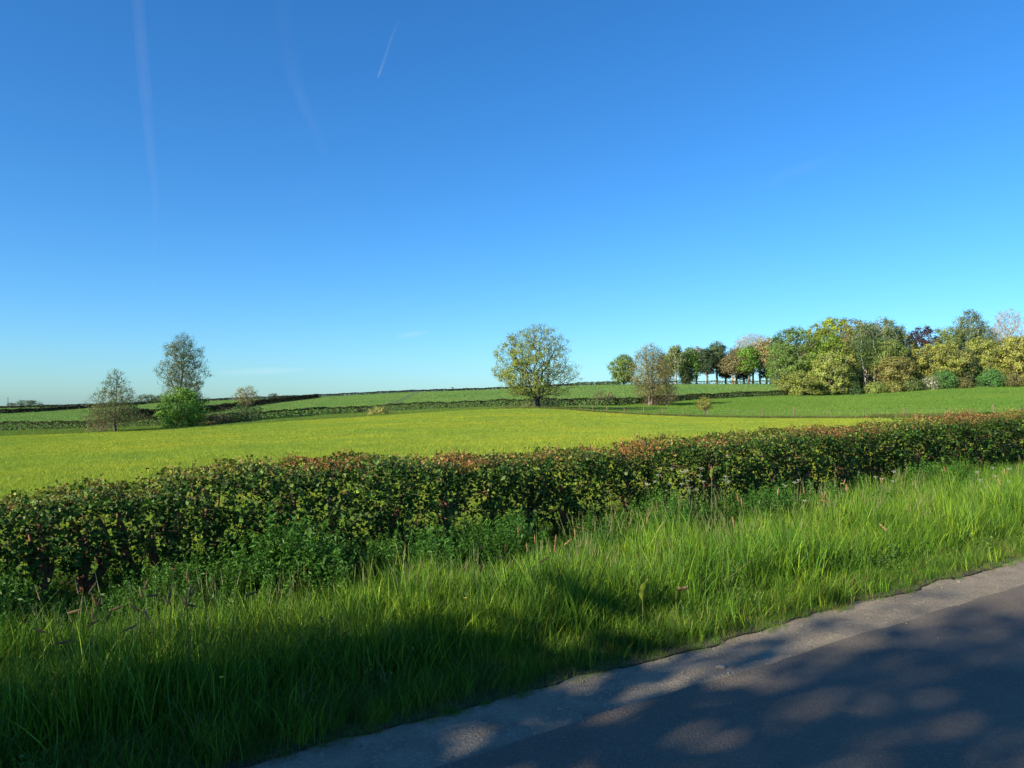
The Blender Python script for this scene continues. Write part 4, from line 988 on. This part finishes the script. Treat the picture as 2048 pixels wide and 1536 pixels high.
# the leaves that show largest, one by one
lv = np.array([[0, 0, 0], [0.0, 0.012, 0.004], [0.0, 0.03, 0.002], [0.0, 0.052, -0.004], [0.020, 0.016, 0.009], [0.022, 0.034, 0.009], [-0.020, 0.016, 0.009], [-0.022, 0.034, 0.009]])
lf = [np.array([[0, 4, 1], [0, 1, 6], [2, 5, 3], [2, 3, 7]]), np.array([[1, 4, 5, 2], [1, 2, 7, 6]])]
leafm = [mesh_np('leaf', lv * 1.1, lf, M_hedge, np.repeat(tints(1, c_, 0.05, 0.05, hr), 8, 0)) for c_ in ((0.06, 0.12, 0.02), (0.09, 0.15, 0.025), (0.045, 0.095, 0.02), (0.12, 0.17, 0.03))]
for i in range(300):
    u_ = hr.uniform(0.1, 7.0); v_ = hr.uniform(0.25, 0.95); z_ = v_ * float(hh(u_))
    if z_ < float(lower(np.array([u_]))[0]): z_ = float(lower(np.array([u_]))[0]) + 0.1
    p = r2w(np.array([[u_, float(front(u_, v_)) - hr.uniform(0, 0.05), z_]]))[0] - org
    o = link('leaf', leafm[i % 4], hedge, tuple(p)); o.rotation_euler = (hr.uniform(-0.3, 1.5), hr.uniform(-.7, .7), hr.uniform(0, 6.28)); s_ = hr.uniform(0.6, 0.95); o.scale = (s_, s_, s_)
# shoots standing up from the top
n = 5200; su = np.concatenate([hr.uniform(-1, 20, n - 600), hr.uniform(20, 60, 600)]); sD = hr.uniform(6.3, 7.05, n); cl = np.clip(bn(su * 0.8 + 1, sD) + 0.6, 0.1, 1.4)
L = np.where(hr.random(n) < 0.3, 1.5, 1) * (0.03 + 0.05 * hr.random(n)) * cl; A = np.stack([su, sD, hh(su) - 0.04], 1); dr = np.stack([hr.normal(0, .3, n), hr.normal(0, .3, n), np.ones(n)], 1); B = A + dr * (L + 0.04)[:, None]
V1, F1 = tubes(r2w(A) - org, r2w(B) - org, np.full(n, 0.0016), np.full(n, 0.0008), 3)
tw_ = link('twigs', mesh_np('twigs', V1, F1, M_twig), hedge); tw_['kind'] = 'stuff'
kk = 7; f = np.linspace(0.25, 1.0, kk)
C2 = (A[:, None] + (B - A)[:, None] * f[None, :, None] + hr.normal(0, 0.008, (n, kk, 3))).reshape(-1, 3)
W2 = r2w(C2); V, F = leaf_quads(W2 - org, 0.026, np.array([[0, 0, 0.2]]), aspect=0.7, g=hr, flat=0.1, up=np.array([[0, 0, 0.7]]))
rd = np.clip(bn(C2[:, 0] * 0.45 + 3, C2[:, 0] * 0.21) * 1.4 + 0.62, 0.15, 1) * (0.15 + 0.85 * sst(C2[:, 0], 0.8, 2.6)); isr = hr.random(len(C2)) < rd
col = tints(len(C2), (0.17, 0.21, 0.035), 0.25, 0.12, hr); col[isr] = tints(int(isr.sum()), (0.24, 0.13, 0.045), 0.28, 0.15, hr)
ys = link('young_shoots', mesh_np('young_shoots', V, F, M_hedge, np.repeat(col, 4, 0)), hedge); ys['kind'] = 'stuff'
# inner twigs
n = 9000; u_ = hr.uniform(-3, 22, n); z_ = hr.uniform(0.1, 0.95, n); h_ = hh(u_); A = np.stack([u_, hr.uniform(6.3, 7.0, n), z_ * h_], 1); B = A + rand_unit(n, hr) * np.array([1, 1, 0.8]) * hr.uniform(0.08, 0.3, n)[:, None]; B[:, 2] = np.clip(B[:, 2], 0.03, h_); 
V1, F1 = tubes(r2w(A) - org, r2w(B) - org, np.full(n, 0.004), np.full(n, 0.0018), 3)
bw = link('brushwood', mesh_np('brushwood', V1, F1, M_twig), hedge); bw['kind'] = 'stuff'
# stems
def stem_mesh(seed):
    g = np.random.default_rng(seed); Vs = []; Fs = []; nv = 0
    def add(pts, rad, k=7):
        nonlocal nv
        V, F = path_tube(pts, rad, k); Vs.append(V); Fs.append([f_ + nv for f_ in F]); nv += len(V)
    p = np.array([0, 0, -0.15]); pts = [p]; 
    for k in range(5): p = p + np.array([g.normal(0, .045), g.normal(0, .035), 0.15]); pts.append(p)
    r0 = g.uniform(0.028, 0.05); rad = [r0 * (1.35 - 0.14 * k + g.uniform(-.1, .1)) for k in range(6)]
    add(pts, rad, 8)
    for b in range(5):
        j = g.integers(2, 6); p = pts[j]; bp = [p]; a_ = g.uniform(0, 6.28)
        for k in range(4): p = p + np.array([math.cos(a_) * .045 + g.normal(0, .02), math.sin(a_) * .035 + g.normal(0, .02), g.uniform(0.06, 0.15)]); bp.append(p)
        add(bp, [r0 * .6, r0 * .5, r0 * .38, r0 * .28, r0 * .15], 5)
    V = np.vstack(Vs); Q = np.vstack([f_[0] for f_ in Fs]); T_ = np.vstack([f_[1] for f_ in Fs])
    V[:, 2] = np.minimum(V[:, 2], 0.98); V[:, :2] = np.clip(V[:, :2], -0.2, 0.2)
    return mesh_np('stem', V, [Q, T_], M_stem, smooth=True)
sm = [stem_mesh(700 + i) for i in range(7)]
su = []; u_ = -2.5
while u_ < 24: 
    u_ += hr.uniform(0.22, 0.48) if not any(abs(u_ - c_) < w__ * .8 for c_, w__, _ in GAPS[3:9]) else hr.uniform(0.14, 0.26)
    if any(abs(u_ - c_) < w__ * 0.6 for c_, w__, _ in GAPS[:2]): continue
    su.append(u_)
for i, u_ in enumerate(su):
    p = r2w(np.array([[u_, hr.uniform(6.42, 6.8), -0.04]]))[0] - org
    o = link('stem', sm[i % 7], hedge, tuple(p)); o.rotation_euler = (0, 0, hr.uniform(0, 6.28)); s_ = hr.uniform(0.8, 1.15); o.scale = (s_, s_, s_ * 0.95)

# ------------------------------------------------------------------ verge
G1, G2, G3 = (0.075, 0.185, 0.02), (0.17, 0.28, 0.025), (0.045, 0.12, 0.03)
short = [tuft_mesh(M_grass, 600 + i, 42, 0.10, 0.10, 0.0030, 0.9, G1 if i < 5 else (0.13, 0.15, 0.04), (0.24, 0.20, 0.08), 0.12 if i < 5 else 0.5, 3, hvar=.35) for i in range(6)]
mid = [tuft_mesh(M_grass, 620 + i, 26, 0.13, 0.24, 0.0068, 0.6, G1, G2, 0.45, 4, hvar=.35, var=.32) for i in range(8)]
tall = [tuft_mesh(M_grass, 640 + i, 24, 0.15, 0.40, 0.0082, 0.42, G1, G2, 0.5, 4, hvar=.33, var=.35) for i in range(8)]
def stalks(seed):
    """flowering stalks with narrow pale heads"""
    g = np.random.default_rng(seed); nb = 7
    V, F, c = tuft(seed, 12, 0.12, 0.36, 0.005, 0.5, G2, None, 0, 4)
    a_ = g.random(nb) * 6.28; B = np.stack([.1 * np.cos(a_), .1 * np.sin(a_), 0 * a_], 1); h = g.uniform(.42, .62, nb); l = np.stack([g.normal(0, .09, nb), g.normal(0, .09, nb), h], 1)
    V1, F1 = tubes(B, B + l * .82, np.full(nb, .0015), np.full(nb, .0011), 3); V2, F2 = tubes(B + l * .82, B + l, np.full(nb, .0034), np.full(nb, .0012), 4)
    c1 = np.tile(np.array([[0.13, 0.2, 0.05]]), (len(V1), 1)); c2 = np.tile(np.array([[0.24, 0.25, 0.12]]), (len(V2), 1))
    n0 = len(V); n1 = n0 + len(V1)
    return mesh_np('tuft', np.vstack([V, V1, V2]), [np.vstack([F[0], F1 + n0, F2 + n1]), F[1]], M_grass, np.vstack([c, c1, c2]))
stk = [stalks(660 + i) for i in range(4)]
def weed(seed, h, col, nl_=9, lw=0.014, r=.14, ns_=9):
    """leafy sprawling stems with whorls of narrow leaves"""
    g = np.random.default_rng(seed); a_ = g.random(ns_) * 6.28; rr = r * np.sqrt(g.random(ns_)); B = np.stack([rr * np.cos(a_), rr * np.sin(a_), 0 * a_], 1); Tp = B + np.stack([g.normal(0, .08, ns_), g.normal(0, .08, ns_), h * g.uniform(.6, 1.15, ns_)], 1)
    V, F = tubes(B, Tp, np.full(ns_, .0018), np.full(ns_, .001), 3); c = np.tile(np.array(col)[None], (len(V), 1))
    fr_ = np.linspace(.12, 1, nl_); Cn = (B[:, None] + (Tp - B)[:, None] * fr_[None, :, None]); Cn = np.repeat(Cn.reshape(-1, 3), 5, 0) ; Cn = Cn + rand_unit(len(Cn), g) * .018
    V2, F2 = leaf_quads(Cn, 0.034, np.array([[0, 0, 1.0]]), aspect=lw / .034, g=g)
    return mesh_np('tuft', np.vstack([V, V2]), [np.vstack([F, F2 + len(V)])], M_grass, np.vstack([c, np.repeat(tints(len(Cn), col, .2, .1, g), 4, 0)]))
weeds = [weed(680 + i, .40, (0.055, 0.15, 0.022), 13, .009, .12, 10) for i in range(5)] + [weed(690 + i, .34, (0.08, 0.16, 0.035), 7, .022) for i in range(3)]
broad = [tuft_mesh(M_grass, 720 + i, 26, 0.12, 0.36, 0.010, 0.9, (0.075, 0.17, 0.045), (0.30, 0.26, 0.12), 0.07, 4, hvar=.25) for i in range(4)]
straw = [tuft_mesh(M_grass, 730 + i, 8, 0.12, 0.34, 0.005, 1.3, (0.34, 0.28, 0.14), None, 0, 4, hvar=.4) for i in range(3)]
allv = short + mid + tall + stk + weeds + broad + straw
i_s, i_m, i_t, i_k, i_w = 0, 6, 14, 22, 26
g = np.random.default_rng(31)
rows = []
def dens_u(n, far=26):          # more where it shows larger
    a_ = g.random(n) ** 1.5; return -1.2 + a_ * (far + 1.2)
def vn(u, D): return (np.sin(1.9 * u + 1.3 * D) + np.sin(3.7 * u - 2.9 * D + 1) + np.sin(0.8 * u + 5.1 * D + 2)) / 3
def add(n, D0, D1, i0, cnt, sfun, p=None, far=26):
    u_ = dens_u(n, far); D = g.uniform(D0, D1, n)
    if p is not None:
        k_ = g.random(n) < p(u_, D); u_, D = u_[k_], D[k_]
    s_ = sfun(u_, D, len(u_)) * g.uniform(0.8, 1.2, len(u_)); rows.append(np.stack([u_, D, g.integers(i0, i0 + cnt, len(u_)), s_, s_ * g.uniform(.85, 1.15, len(u_))], 1))
edge = 3.56
add(5200, edge - 0.07, 4.0, i_s, 6, lambda u, D, n: 0.4 + 0.95 * sst(D, edge - .03, 3.95), lambda u, D: sst(D + 0.05 * vn(u * 4, D), edge - 0.07, edge + 0.02))
add(4200, 3.66, 4.7, i_m, 8, lambda u, D, n: 0.6 + 0.5 * sst(D, 3.7, 4.3) + 0.2 * vn(u * 1.5, D), None)
add(7500, 4.05, 6.25, i_t, 8, lambda u, D, n: (0.78 + 0.3 * vn(u * 1.3, D * 1.2) + 0.012 * np.clip(u, 0, 10)) * (1 - 0.55 * sst(D, 5.0, 5.8) * (1 - sst(u, 4.5, 11))), lambda u, D: 1 - 0.45 * sst(D, 5.5, 6.2) * sst(-u, -7, -2))
add(3600, 4.2, 6.3, i_m, 8, lambda u, D, n: (0.95 + 0.2 * vn(u, D)) * (1 - 0.45 * sst(D, 5.0, 5.8) * (1 - sst(u, 4.5, 11))))
add(420, 4.4, 6.0, i_k, 4, lambda u, D, n: 0.85 + 0.1 * vn(u, D), lambda u, D: np.where(D > 5.3, sst(u, 2, 7), 0.8))
add(1900, 5.45, 6.4, i_w, 5, lambda u, D, n: (0.85 + 0.5 * vn(u * 1.7, D * .3) + 0.05 * sst(u, 0.9, 1.6) * (1 - sst(u, 3.2, 4.4))), lambda u, D: 0.2 + 0.8 * sst(D + 0.4 * vn(u * .6, D), 5.6, 6.0))
add(500, 3.8, 5.6, i_w + 5, 3, lambda u, D, n: 0.5 + 0.2 * vn(u, D))
add(420, 4.0, 6.1, 34, 4, lambda u, D, n: (0.85 + 0.25 * vn(u, D)) * (1 - 0.4 * sst(D, 5.0, 5.8) * (1 - sst(u, 4.5, 11))), lambda u, D: sst(np.sin(1.3 * u + 2 * D) + np.sin(2.9 * u - D), -0.6, 0.8))
add(300, 3.75, 6.0, 38, 3, lambda u, D, n: 0.7 + 0.2 * vn(u, D))
add(500, 6.5, 7.4, i_m, 8, lambda u, D, n: 0.8 + 0 * u)
add(1200, 6.9, 7.8, i_t, 8, lambda u, D, n: 0.6 + 0 * u)
R_ = np.concatenate(rows); n = len(R_)
p3 = np.stack([R_[:, 0] * U[0] + R_[:, 1] * NV[0], R_[:, 0] * U[1] + R_[:, 1] * NV[1], 0.013 * R_[:, 0] + 0.05 * sst(R_[:, 1], 3.5, 4.6) + 0.01], 1)
tl = g.normal(0, 0.13, (n, 2))
tag(scatter('verge_grass', p3, g.uniform(0, 6.28, n), np.stack([R_[:, 3], R_[:, 3], R_[:, 4]], 1), R_[:, 2].astype(int), allv, tl),
    'long lush grass and weeds of the roadside verge below the hedge', 'grass', kind='stuff')

# ------------------------------------------------------------------ single plants of the verge
def hit(px, py, h):
    for k in range(900):
        d = 2.5 + k * 0.02; p = P(px, py, d); D = p[0] * NV[0] + p[1] * NV[1]
        if p[2] - plane_z(p[0], p[1]) <= h: return p, d, D
    return p, d, D
M_fox = leaf_mat('foxtail_head', 0.15, 0.8, 0.1); M_yel = plain_mat('yellow_petal', (0.75, 0.55, 0.02), 0.5); M_wht = plain_mat('white_umbel', (0.5, 0.52, 0.44), 0.7)
M_leafb = leaf_mat('dock_leaf', 0.35, 0.5, 0.3)
def head_mesh(seed, L=0.062, r=0.0062, col=(0.36, 0.17, 0.09)):
    g = np.random.default_rng(seed); n = 150
    V, F = path_tube([(0, 0, 0), (0, 0, L * .25), (0, 0, L * .7), (0, 0, L)], [r * .5, r * .8, r * .72, r * .15], 7)
    t = g.random(n); a_ = g.random(n) * 6.28; rr = r * np.interp(t, [0, .25, .7, 1], [.6, .95, .85, .2]); C = np.stack([rr * np.cos(a_), rr * np.sin(a_), t * L], 1)
    V2, F2 = leaf_quads(C, 0.008, np.stack([np.cos(a_), np.sin(a_), 0 * a_], 1), aspect=.3, g=g, up=np.array([[0, 0, 2.0]]))
    c = np.vstack([np.tile(np.array(col)[None] * .9, (len(V), 1)), np.repeat(tints(n, col, .25, .12, g), 4, 0)])
    return mesh_np('seed_head', np.vstack([V, V2]), [np.vstack([F[0], F2 + len(V)]), F[1]], M_fox, c)
heads = [head_mesh(800 + i, col=((0.30, 0.19, 0.09), (0.26, 0.16, 0.08), (0.34, 0.24, 0.12))[i % 3]) for i in range(6)]
def zz5(x, y): return (x / 2.341, 880 + y / 2.341)
def zz6(x, y): return (600 + x / 2.273, 860 + y / 2.273)
def zz7(x, y): return (1200 + x / 2.415, 820 + y / 2.415)
fx = [zz5(*p) for p in ((877, 635), (686, 675), (659, 712), (795, 712), (998, 672), (890, 705), (905, 705), (716, 728), (778, 752), (870, 755), (890, 773), (548, 787), (628, 785), (512, 820), (684, 815), (440, 745), (465, 755), (350, 802), (433, 815), (440, 855), (614, 878), (180, 890), (305, 945), (435, 690), (1180, 718))]
fx += [zz6(*p) for p in ((933, 540), (1033, 535), (820, 525), (822, 625), (905, 580), (1068, 495), (1163, 495), (1217, 510), (1158, 535), (992, 452), (1250, 465), (1110, 590))]
fx += [zz7(*p) for p in ((1180, 350), (1190, 378), (1360, 345), (1075, 410), (860, 395), (685, 450), (665, 425), (1372, 570), (1085, 440), (985, 390), (1955, 300), (645, 545), (1665, 290), (1930, 350))]
tilts = {0: -3, 1: 12, 2: -18, 3: -8, 4: 14, 5: 5, 6: 18, 7: 85, 8: -55, 9: -10, 10: -80, 11: 70, 12: -62, 13: 22, 14: -30, 15: -32, 16: 10, 17: 75, 18: -10, 19: 60, 20: 66, 21: -75, 22: 80, 23: 30, 24: 68, 25: -3, 26: -8, 27: -40, 28: 5, 29: -85, 30: -5, 31: 8, 32: 50, 36: 60, 39: -20, 40: -12, 44: -45, 45: -80}
order = sorted(range(len(fx)), key=lambda i: fx[i][0])
ordn = 'first second third fourth fifth sixth seventh eighth ninth tenth eleventh twelfth thirteenth fourteenth fifteenth sixteenth seventeenth eighteenth nineteenth twentieth'.split()
def ordinal(k):
    if k < 20: return ordn[k]
    t_ = ('twenty', 'thirty', 'forty', 'fifty')[(k + 1) // 10 - 2]; u__ = (k + 1) % 10
    return (t_[:-1] + 'ieth') if u__ == 0 else t_ + '-' + ordn[u__ - 1]
for i, (px, py) in enumerate(fx):
    g = np.random.default_rng(900 + i); far = px > 1400
    p, d, D = hit(px, py, g.uniform(0.56, 0.64) if py < 1190 else 0.56)
    if D > 6.1: p, d, D = P(px, py, d * 6.0 / D), d * 6.0 / D, 6.0
    k = order.index(i); tl_ = math.radians(tilts.get(i, g.normal(0, 10)))
    word = 'upright' if abs(tl_) < .25 else ('leaning' if abs(tl_) < 1.0 else 'nodding sideways')
    n_ = len(fx)
    lab = 'foxtail grass with %s orange-brown head, %s from the %s in the verge' % (word, ordinal(k) if k < n_ / 2 else ordinal(n_ - 1 - k), 'left' if k < n_ / 2 else 'right')
    gz = float(plane_z(p[0], p[1])); L = 0.062
    ax = np.array([math.sin(tl_), 0.15, math.cos(tl_)]); ax /= np.linalg.norm(ax); hb = p - ax * L / 2
    bx, by = hb[0] - ax[0] * .12 + g.normal(0, .04), hb[1] + g.normal(0, .04)
    r = empty('foxtail_grass', (bx, by, gz)); tag(r, lab, 'grass plant', 'foxtail grasses in the verge')
    e = hb - np.array([bx, by, gz]); pm = np.array([e[0] * .25, e[1] * .5, e[2] * .6]); pts = [np.zeros(3), pm * .5, pm, e - ax * .06, e]
    V, F = path_tube(pts, [.0018, .0017, .0015, .0013, .0012], 5); link('stalk', mesh_np('stalk', V, F, M_fox, np.tile(np.array([[0.09, 0.15, 0.04]]), (len(V), 1))), r)
    o = link('seed_head', heads[i % 6], r, tuple(e)); o.rotation_mode = 'QUATERNION'; o.rotation_quaternion = Vector(ax).to_track_quat('Z', 'Y'); s_ = 1.0 if not far else 1.25; o.scale = (s_, s_, s_)
# buttercups
for (px, py), lab in (((557, 1237), 'yellow buttercup among long grass, near the middle of the left half'), ((443, 1356), 'yellow buttercup low in the shaded grass at the lower left'),
                      ((1098, 1157), 'tiny yellow buttercup in sunlit grass below the hedge, the farthest one'), ((930, 1197), 'tiny yellow buttercup in the grass near the centre of the photo')):
    p, d, D = hit(px, py, 0.38); gz = float(plane_z(p[0], p[1])); r = empty('buttercup', (p[0], p[1], gz)); tag(r, lab, 'flower', 'buttercups in the verge'); h = p[2] - gz
    V, F = path_tube([(0.02, 0, 0), (0.01, 0, h * .5), (0, 0, h)], [.0014, .0012, .001], 5); link('stem', mesh_np('stem', V, F, M_fox, np.tile(np.array([[0.09, 0.16, 0.04]]), (len(V), 1))), r)
    for k in range(5):
        a_ = 2 * PI * k / 5; ca, sa = math.cos(a_), math.sin(a_); q = np.array([(0, 0, 0), (.006, -.005, .003), (.011, -.003, .006), (.011, .003, .006), (.006, .005, .003)]); q = np.stack([q[:, 0] * ca - q[:, 1] * sa, q[:, 0] * sa + q[:, 1] * ca, q[:, 2] + h], 1)
        link('petal', mesh_np('petal', q, np.array([[0, 1, 2], [0, 2, 3], [0, 3, 4]]), M_yel), r)
# cow parsley before the hedge
def parsley(px, py, h, lab, seed):
    g = np.random.default_rng(seed); p, d, D = hit(px, py, h)
    if D > 6.12: d = d * 6.1 / D; p = P(px, py, d)
    gz = float(plane_z(p[0], p[1])); hh_ = p[2] - gz; bx, by = p[0] + g.normal(0, .08), p[1] + g.normal(0, .03)
    r = empty('cow_parsley', (bx, by, gz)); tag(r, lab, 'plant', 'cow parsley before the hedge'); e = p - np.array([bx, by, gz])
    V, F = path_tube([np.zeros(3), e * np.array([.3, .3, .5]), e * .97], [.004, .003, .002], 6); c_ = np.array([[0.09, 0.15, 0.04]])
    link('stem', mesh_np('stem', V, F, M_fox, np.tile(c_, (len(V), 1))), r)
    for b in range(4):
        if b == 0: s0, e0 = e * .93, e
        else:
            f_ = g.uniform(.45, .7); s0 = e * np.array([.3 + .4 * (f_ - .4), .3, f_]); a_ = g.uniform(0, 6.28); e0 = s0 + np.array([math.cos(a_) * .13, math.sin(a_) * .08, g.uniform(.12, .28)])
            V, F = path_tube([s0, (s0 + e0) / 2 + np.array([math.cos(a_) * .02, 0, -.01]), e0], [.002, .0016, .0014], 5); link('branch', mesh_np('branch', V, F, M_fox, np.tile(c_, (len(V), 1))), r)
        n = 9; a_ = np.arange(n) * 2.4; rr = .028 * np.sqrt((np.arange(n) + .5) / n); Tp = e0 + np.stack([rr * np.cos(a_), rr * np.sin(a_), .026 - rr * .25], 1)
        V, F = tubes(np.tile(e0, (n, 1)), Tp, np.full(n, .0007), np.full(n, .0006), 3); nb = 8
        C = (np.repeat(Tp, nb, 0) + g.normal(0, .0035, (n * nb, 3)) * np.array([1, 1, .4])); V2, F2 = leaf_quads(C, .0065, np.array([[0, 0, 2.]]), aspect=1, g=g)
        link('umbel', mesh_np('umbel', np.vstack([V, V2]), [np.vstack([F, F2 + len(V)])], M_wht), r)
    n = 90; t = g.uniform(.15, .75, n); C = np.stack([e[0] * .5 * t + g.normal(0, .07, n), e[1] * t * .5 + g.normal(0, .05, n), e[2] * t], 1)
    V, F = leaf_quads(C, .04, np.array([[0, 0, 1.]]), aspect=.4, g=g); lf_ = link('leaves', mesh_np('leaves', V, F, M_fox, np.repeat(tints(n, (0.07, 0.13, 0.03), g=g), 4, 0)), r); lf_['kind'] = 'stuff'
for i, (px, py, h, lab) in enumerate(((1345, 940, .8, 'cow parsley with white umbels, left one of the group before the hedge'), (1372, 944, .78, 'tallest cow parsley in the middle of the hedge-side group'), (1402, 940, .8, 'cow parsley leaning right beside the big pale leaf'),
        (1310, 966, .62, 'low cow parsley at the lower left of the group'), (1380, 985, .55, 'short cow parsley below the others of the group'), (1455, 915, .9, 'cow parsley reaching high into the hedge right of the group'),
        (1590, 968, .6, 'small cow parsley at the hedge foot right of the group'), (1765, 960, .55, 'cow parsley with pale heads in the sunny grass at the right'), (1990, 955, .5, 'white-headed cow parsley near the right edge of the verge'), (1960, 962, .5, 'lower white-headed cow parsley close to the right edge'))):
    parsley(px, py, h, lab, 950 + i)
# broad leaves
def dock(px, py, h, L, wd_, rz, tilt, col, lab, name='dock_plant', below=True):
    p, d, D = hit(px, py, h)
    if D > 6.1: d = d * 6.08 / D; p = P(px, py, d)
    gz = float(plane_z(p[0], p[1])); r = empty(name, (p[0], p[1], gz)); tag(r, lab, 'plant'); z0 = p[2] - gz - L * .45 * math.cos(tilt)
    V, F = path_tube([(0, 0, 0), (0, 0, z0 * .6), (0, 0, z0)], [.004, .003, .002], 5); link('stem', mesh_np('stem', V, F, M_fox, np.tile(np.array([[0.12, 0.14, 0.05]]), (len(V), 1))), r)
    n = 9; Vl = []
    for i in range(n + 1):
        f_ = i / n; w_ = wd_ * .5 * math.sin(PI * min(1, f_ * .97 + .03)) ** .7 * (1 + .08 * math.sin(i * 3)); 
        for s_ in (-1, -.5, 0, .5, 1): Vl.append((s_ * w_, .012 * abs(s_) + .01 * math.sin(i * 1.7 + s_ * 2) * abs(s_) - .05 * f_ * f_, f_ * L))
    Fq = np.array([[i * 5 + j, i * 5 + j + 1, (i + 1) * 5 + j + 1, (i + 1) * 5 + j] for i in range(n) for j in range(4)])
    Vl = np.array(Vl); me = mesh_np('leaf', Vl, Fq, M_leafb, np.tile(np.array(col)[None], (len(Vl), 1)), smooth=True)
    o = link('leaf', me, r, (0, 0, z0)); o.rotation_euler = (0, tilt, rz)
dock(1285, 1180, .34, .15, .06, .35, .12, (0.16, 0.22, 0.03), 'upright pale green dock leaf standing out of the grass near the road')
dock(1352, 1178, .30, .085, .035, .2, 1.3, (0.07, 0.055, 0.02), 'drooping brown dock leaf right of the pale green one')
dock(1423, 945, .8, .125, .05, .2, .1, (0.20, 0.26, 0.05), 'big pale dock leaf hanging before the dark hedge beside the cow parsley')
# a flat stone on the gritty margin
for (px, py, s_, lab) in ((1443, 1331, .026, 'pale flat stone lying on the gritty margin of the road'), (1120, 1415, .02, 'small rough clod on the shaded gritty margin')):
    p, d, D = hit(px, py, .02); g = np.random.default_rng(int(px)); 
    a_ = np.linspace(0, 2 * PI, 9)[:-1]; rr = s_ * g.uniform(.7, 1.25, 8); V = np.vstack([np.stack([rr * np.cos(a_) * 1.3, rr * np.sin(a_), 0 * a_ - .004], 1), np.stack([rr * np.cos(a_) * 1.1, rr * np.sin(a_) * .8, 0 * a_ + s_ * .35 * g.uniform(.7, 1.2, 8)], 1), [[0, 0, s_ * .5]]])
    Q = np.array([[i, (i + 1) % 8, 8 + (i + 1) % 8, 8 + i] for i in range(8)]); T_ = np.array([[8 + i, 8 + (i + 1) % 8, 16] for i in range(8)])
    u_ = p[0] * U[0] + p[1] * U[1]
    tag(link('stone', mesh_np('stone', V, [Q, T_], M_stone), None, (p[0], p[1], .013 * u_ + .006)), lab, 'stone')
